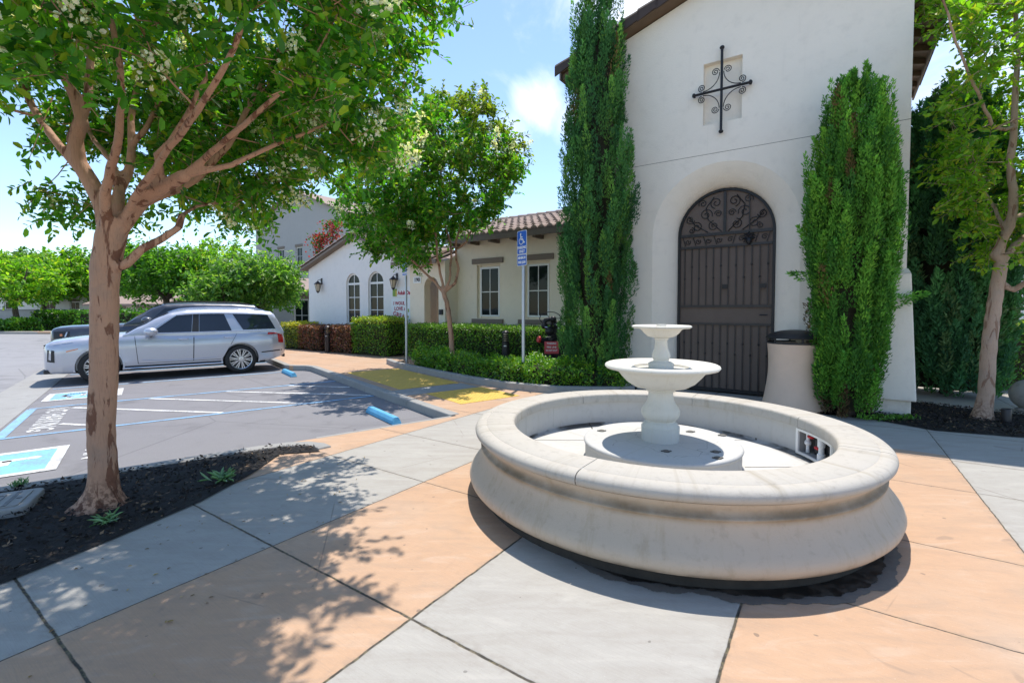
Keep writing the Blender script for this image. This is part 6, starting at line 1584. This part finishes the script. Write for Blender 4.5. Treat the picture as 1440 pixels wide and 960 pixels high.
far_specs = [
  ('broadleaf_tree', 'yellow green tree at the left edge above the planting island', 22, 36, 3.2, 1.7, 5.6, YG, wy, .20, 95, 41),
  ('broadleaf_tree', 'rounded bright tree with a thin trunk right of the planting island', 62, 41, 3.0, 1.9, 5.9, YG, wy, .22, 95, 42),
  ('broadleaf_tree', 'largest bright crown just left of the peeling trunk', 112, 44, 4.2, 2.0, 7.2, YG, wy, .24, 120, 43),
  ('broadleaf_tree', 'dark blue green tree rising behind the far bright crowns', 45, 54, 5.0, 2.4, 8.2, DG, wd_, .30, 95, 44),
  ('broadleaf_tree', 'dark tree directly behind the peeling trunk', 175, 47, 4.6, 2.0, 8.0, DG, wd_, .28, 95, 45),
  ('broadleaf_tree', 'dense green tree with dark limbs above the charcoal car roof', 235, 29, 3.4, 2.0, 5.6, [(.05, .14, .018), (.075, .185, .02), (.03, .08, .015), (.12, .24, .025)], [.33, .32, .2, .15], .17, 130, 46),
  ('broadleaf_tree', 'green tree between the dense dark limbed tree and the apartment block', 312, 31, 3.3, 1.9, 6.0, YG, wy, .18, 110, 47),
  ('broadleaf_tree', 'glossy loose leaved small tree beside the white gable corner', 366, 23.5, 2.3, 1.5, 4.15, [(.07, .16, .03), (.11, .22, .045), (.045, .11, .025), (.18, .27, .06)], [.3, .3, .2, .2], .15, 120, 48),
  ('broadleaf_tree', 'low glossy tree hanging over the rear of the silver car', 322, 22.5, 1.7, 1.3, 3.4, [(.07, .16, .03), (.11, .22, .045), (.045, .11, .025), (.18, .27, .06)], [.3, .3, .2, .2], .14, 70, 49),
  ('broadleaf_tree', 'dark green tree showing above the tiled roof of the beige building', 690, 29, 2.6, 3.0, 7.0, DG, wd_, .20, 80, 50),
  ('broadleaf_tree', 'shadowy tree filling behind the garage block', 265, 50, 4.5, 2.0, 8.3, DG, wd_, .30, 85, 51),
  ('broadleaf_tree', 'far pale tree beyond the boundary wall', -25, 50, 4.5, 2.0, 7.6, YG, wy, .28, 85, 52),
]
for sp in far_specs: bg_tree(*sp)
for px, d, z, lab in ((470, 24.0, 6.1, 'tall red flowering climber above the white gable roof edge'), (452, 23.9, 5.4, 'smaller red flowering climber at the apartment window')):
    x = (px-720)/660*d; t = thing('bougainvillea', lab, 'climber', (x, d, 0), 0, 'red climbers on the apartment block')
    s = MB(); s.tube([(x, d, LOT), (x+.1, d, 2), (x-.05, d, 4), (x, d, z)], [.06, .05, .035, .02], 7); s.build('stem', 'bark_dark', t)
    n = 420; p = np.column_stack([x+rng.normal(size=n)*.26, d+rng.normal(size=n)*.2, z-np.abs(rng.normal(size=n))*.6])
    link('foliage', leaf_cloud('foliage', p, rng.normal(size=(n, 3)), rng.normal(size=(n, 3)), np.full(n, .12), np.full(n, .10), tints(n, [(.30, .035, .06), (.36, .07, .08), (.05, .11, .02)], [.4, .2, .4])), 'petal', t)
# weeds in the mulch
for (px, py, r, lab) in ((140, 742, .10, 'small grey green weed in the mulch in front of the peeling trunk'), (308, 680, .13, 'flat grey green weed in the mulch near the kerb tip'), (18, 690, .07, 'thin grassy weed behind the utility box lid')):
    d = 1056/(py-435); x = (px-720)/660*d; t = thing('weed', lab, 'weed', (x, d, .01), 0, 'weeds in the mulch')
    n = 46; th = rng.uniform(0, 6.28, n); el = rng.uniform(.1, .8, n) if px > 100 else rng.uniform(.8, 1.3, n)
    A = np.column_stack([np.cos(th)*np.cos(el), np.sin(th)*np.cos(el), np.sin(el)]); p = np.column_stack([rng.normal(size=n)*.03, rng.normal(size=n)*.03, np.full(n, .015)])
    ln = r*rng.uniform(.5, 1.2, n)
    link('blades', leaf_cloud('blades', p, A, np.array([0, 0, 1.])+rng.normal(size=(n, 3))*.4, ln, ln*.14, tints(n, [(.16, .28, .17), (.22, .34, .22), (.12, .22, .10)], None)), 'leaf_hedge', t, world=False)
    s = MB(); s.ball((0, 0, .012), .02, 8, 5); s.build('crown', 'core', t, world=False)
d = PX(1255, 592, 6.75); n = 320
p = np.column_stack([rng.normal(size=n)*.20+d.x, rng.normal(size=n)*.06+d.y, np.full(n, .03)])
me = leaf_cloud('ground_cover', p, rng.normal(size=(n, 3))+np.array([0, 0, .6]), rng.normal(size=(n, 3)), np.full(n, .06), np.full(n, .02), tints(n, [(.06, .16, .02), (.10, .22, .03)], None))
setp(link('ground_cover', me, 'leaf_hedge'), 'low green ground cover before the buttress', kind='stuff')
# fallen leaves and litter of the trees on the walk
n = 150
q = np.column_stack([rng.uniform(-3.9, -1.4, n), rng.uniform(1.7, 5.2, n)]); p = np.column_stack([q, np.full(n, .006)])
me = leaf_cloud('fallen_leaves', p, rng.normal(size=(n, 3))*np.array([1, 1, .08]), np.array([0, 0, 1.])+rng.normal(size=(n, 3))*.15, rng.uniform(.012, .035, n), rng.uniform(.008, .018, n), tints(n, [(.20, .12, .05), (.12, .07, .03), (.30, .20, .08)], None))
setp(link('fallen_leaves', me, 'leaf_hedge'), 'scattered dry leaves under the near tree', kind='stuff')

# ================================================================== LIGHT, SKY, CAMERA
EL = R(72.0); AZ = math.atan2(.28, .96)
sun = bpy.data.lights.new('sun', 'SUN'); sun.energy = 2.9; sun.angle = R(.55); sun.color = (1, .945, .86)
so = bpy.data.objects.new('sun', sun); COL.objects.link(so)
sd = Vector((math.sin(AZ)*math.cos(EL), math.cos(AZ)*math.cos(EL), math.sin(EL)))
so.rotation_euler = sd.to_track_quat('Z', 'Y').to_euler(); so.location = sd*40
wo = bpy.data.worlds.new('World'); scene.world = wo; wo.use_nodes = True
nt = NT(wo.node_tree); nt.n.clear()
out = nt.node('ShaderNodeOutputWorld'); bg = nt.node('ShaderNodeBackground'); bg.inputs[1].default_value = .13
sky = nt.node('ShaderNodeTexSky', sky_type='NISHITA'); sky.sun_disc = False; sky.sun_elevation = EL; sky.sun_rotation = AZ
sky.air_density = 1.0; sky.dust_density = .25; sky.ozone_density = 1.6
dr = nt.vmath('NORMALIZE', nt.coord('Generated'))
cl = None
def cdir(px, py): v = PX(px, py, 1.0)-Vector((0, 0, EYE)); return tuple(v.normalized())
wob = nt.noise(dr, 7, 6, .62, .4)
for (px, py, rad, amt) in ((770, 145, .085, .62), (805, 165, .08, .5), (905, 15, .15, .9), (850, -60, .2, .8), (1500, -250, .5, .5), (720, 200, .08, .4)):
    ds = nt.vmath('DISTANCE', dr, cdir(px, py))
    m = nt.maprange(ds, 0, rad, 1.0, 0.0)
    m = nt.math('MULTIPLY', nt.ramp(nt.math('ADD', m, nt.math('MULTIPLY', nt.math('SUBTRACT', wob, .5), 1.5)), .18, .85), amt)
    cl = m if cl is None else nt.math('MAXIMUM', cl, m)
z = nt.xyz(dr)[2]
cl = nt.math('MULTIPLY', cl, nt.ramp(z, .02, .2))
skc = nt.vmath('MULTIPLY', sky.outputs[0], (.96, .98, 1.0))
col = nt.mix(cl, skc, (6.0, 6.1, 6.3, 1))
nt.put(bg.inputs[0], col); nt.l.new(bg.outputs[0], out.inputs[0])

cam = bpy.data.cameras.new('camera'); cam.sensor_width = 36; cam.lens = 16.5; cam.shift_y = -22/1440; cam.clip_start = .05; cam.clip_end = 2000
co = bpy.data.objects.new('camera', cam); COL.objects.link(co); co.location = (0, 0, EYE); co.rotation_euler = (R(90)-PITCH, 0, 0)
scene.camera = co
vs = scene.view_settings; vs.view_transform = 'Standard'; vs.look = 'None'; vs.exposure = 1.0; vs.gamma = 1; vs.use_curve_mapping = False
scene.cycles.use_denoising = True; scene.cycles.max_bounces = 8; scene.cycles.diffuse_bounces = 4; scene.cycles.transmission_bounces = 4; scene.cycles.sample_clamp_indirect = 6
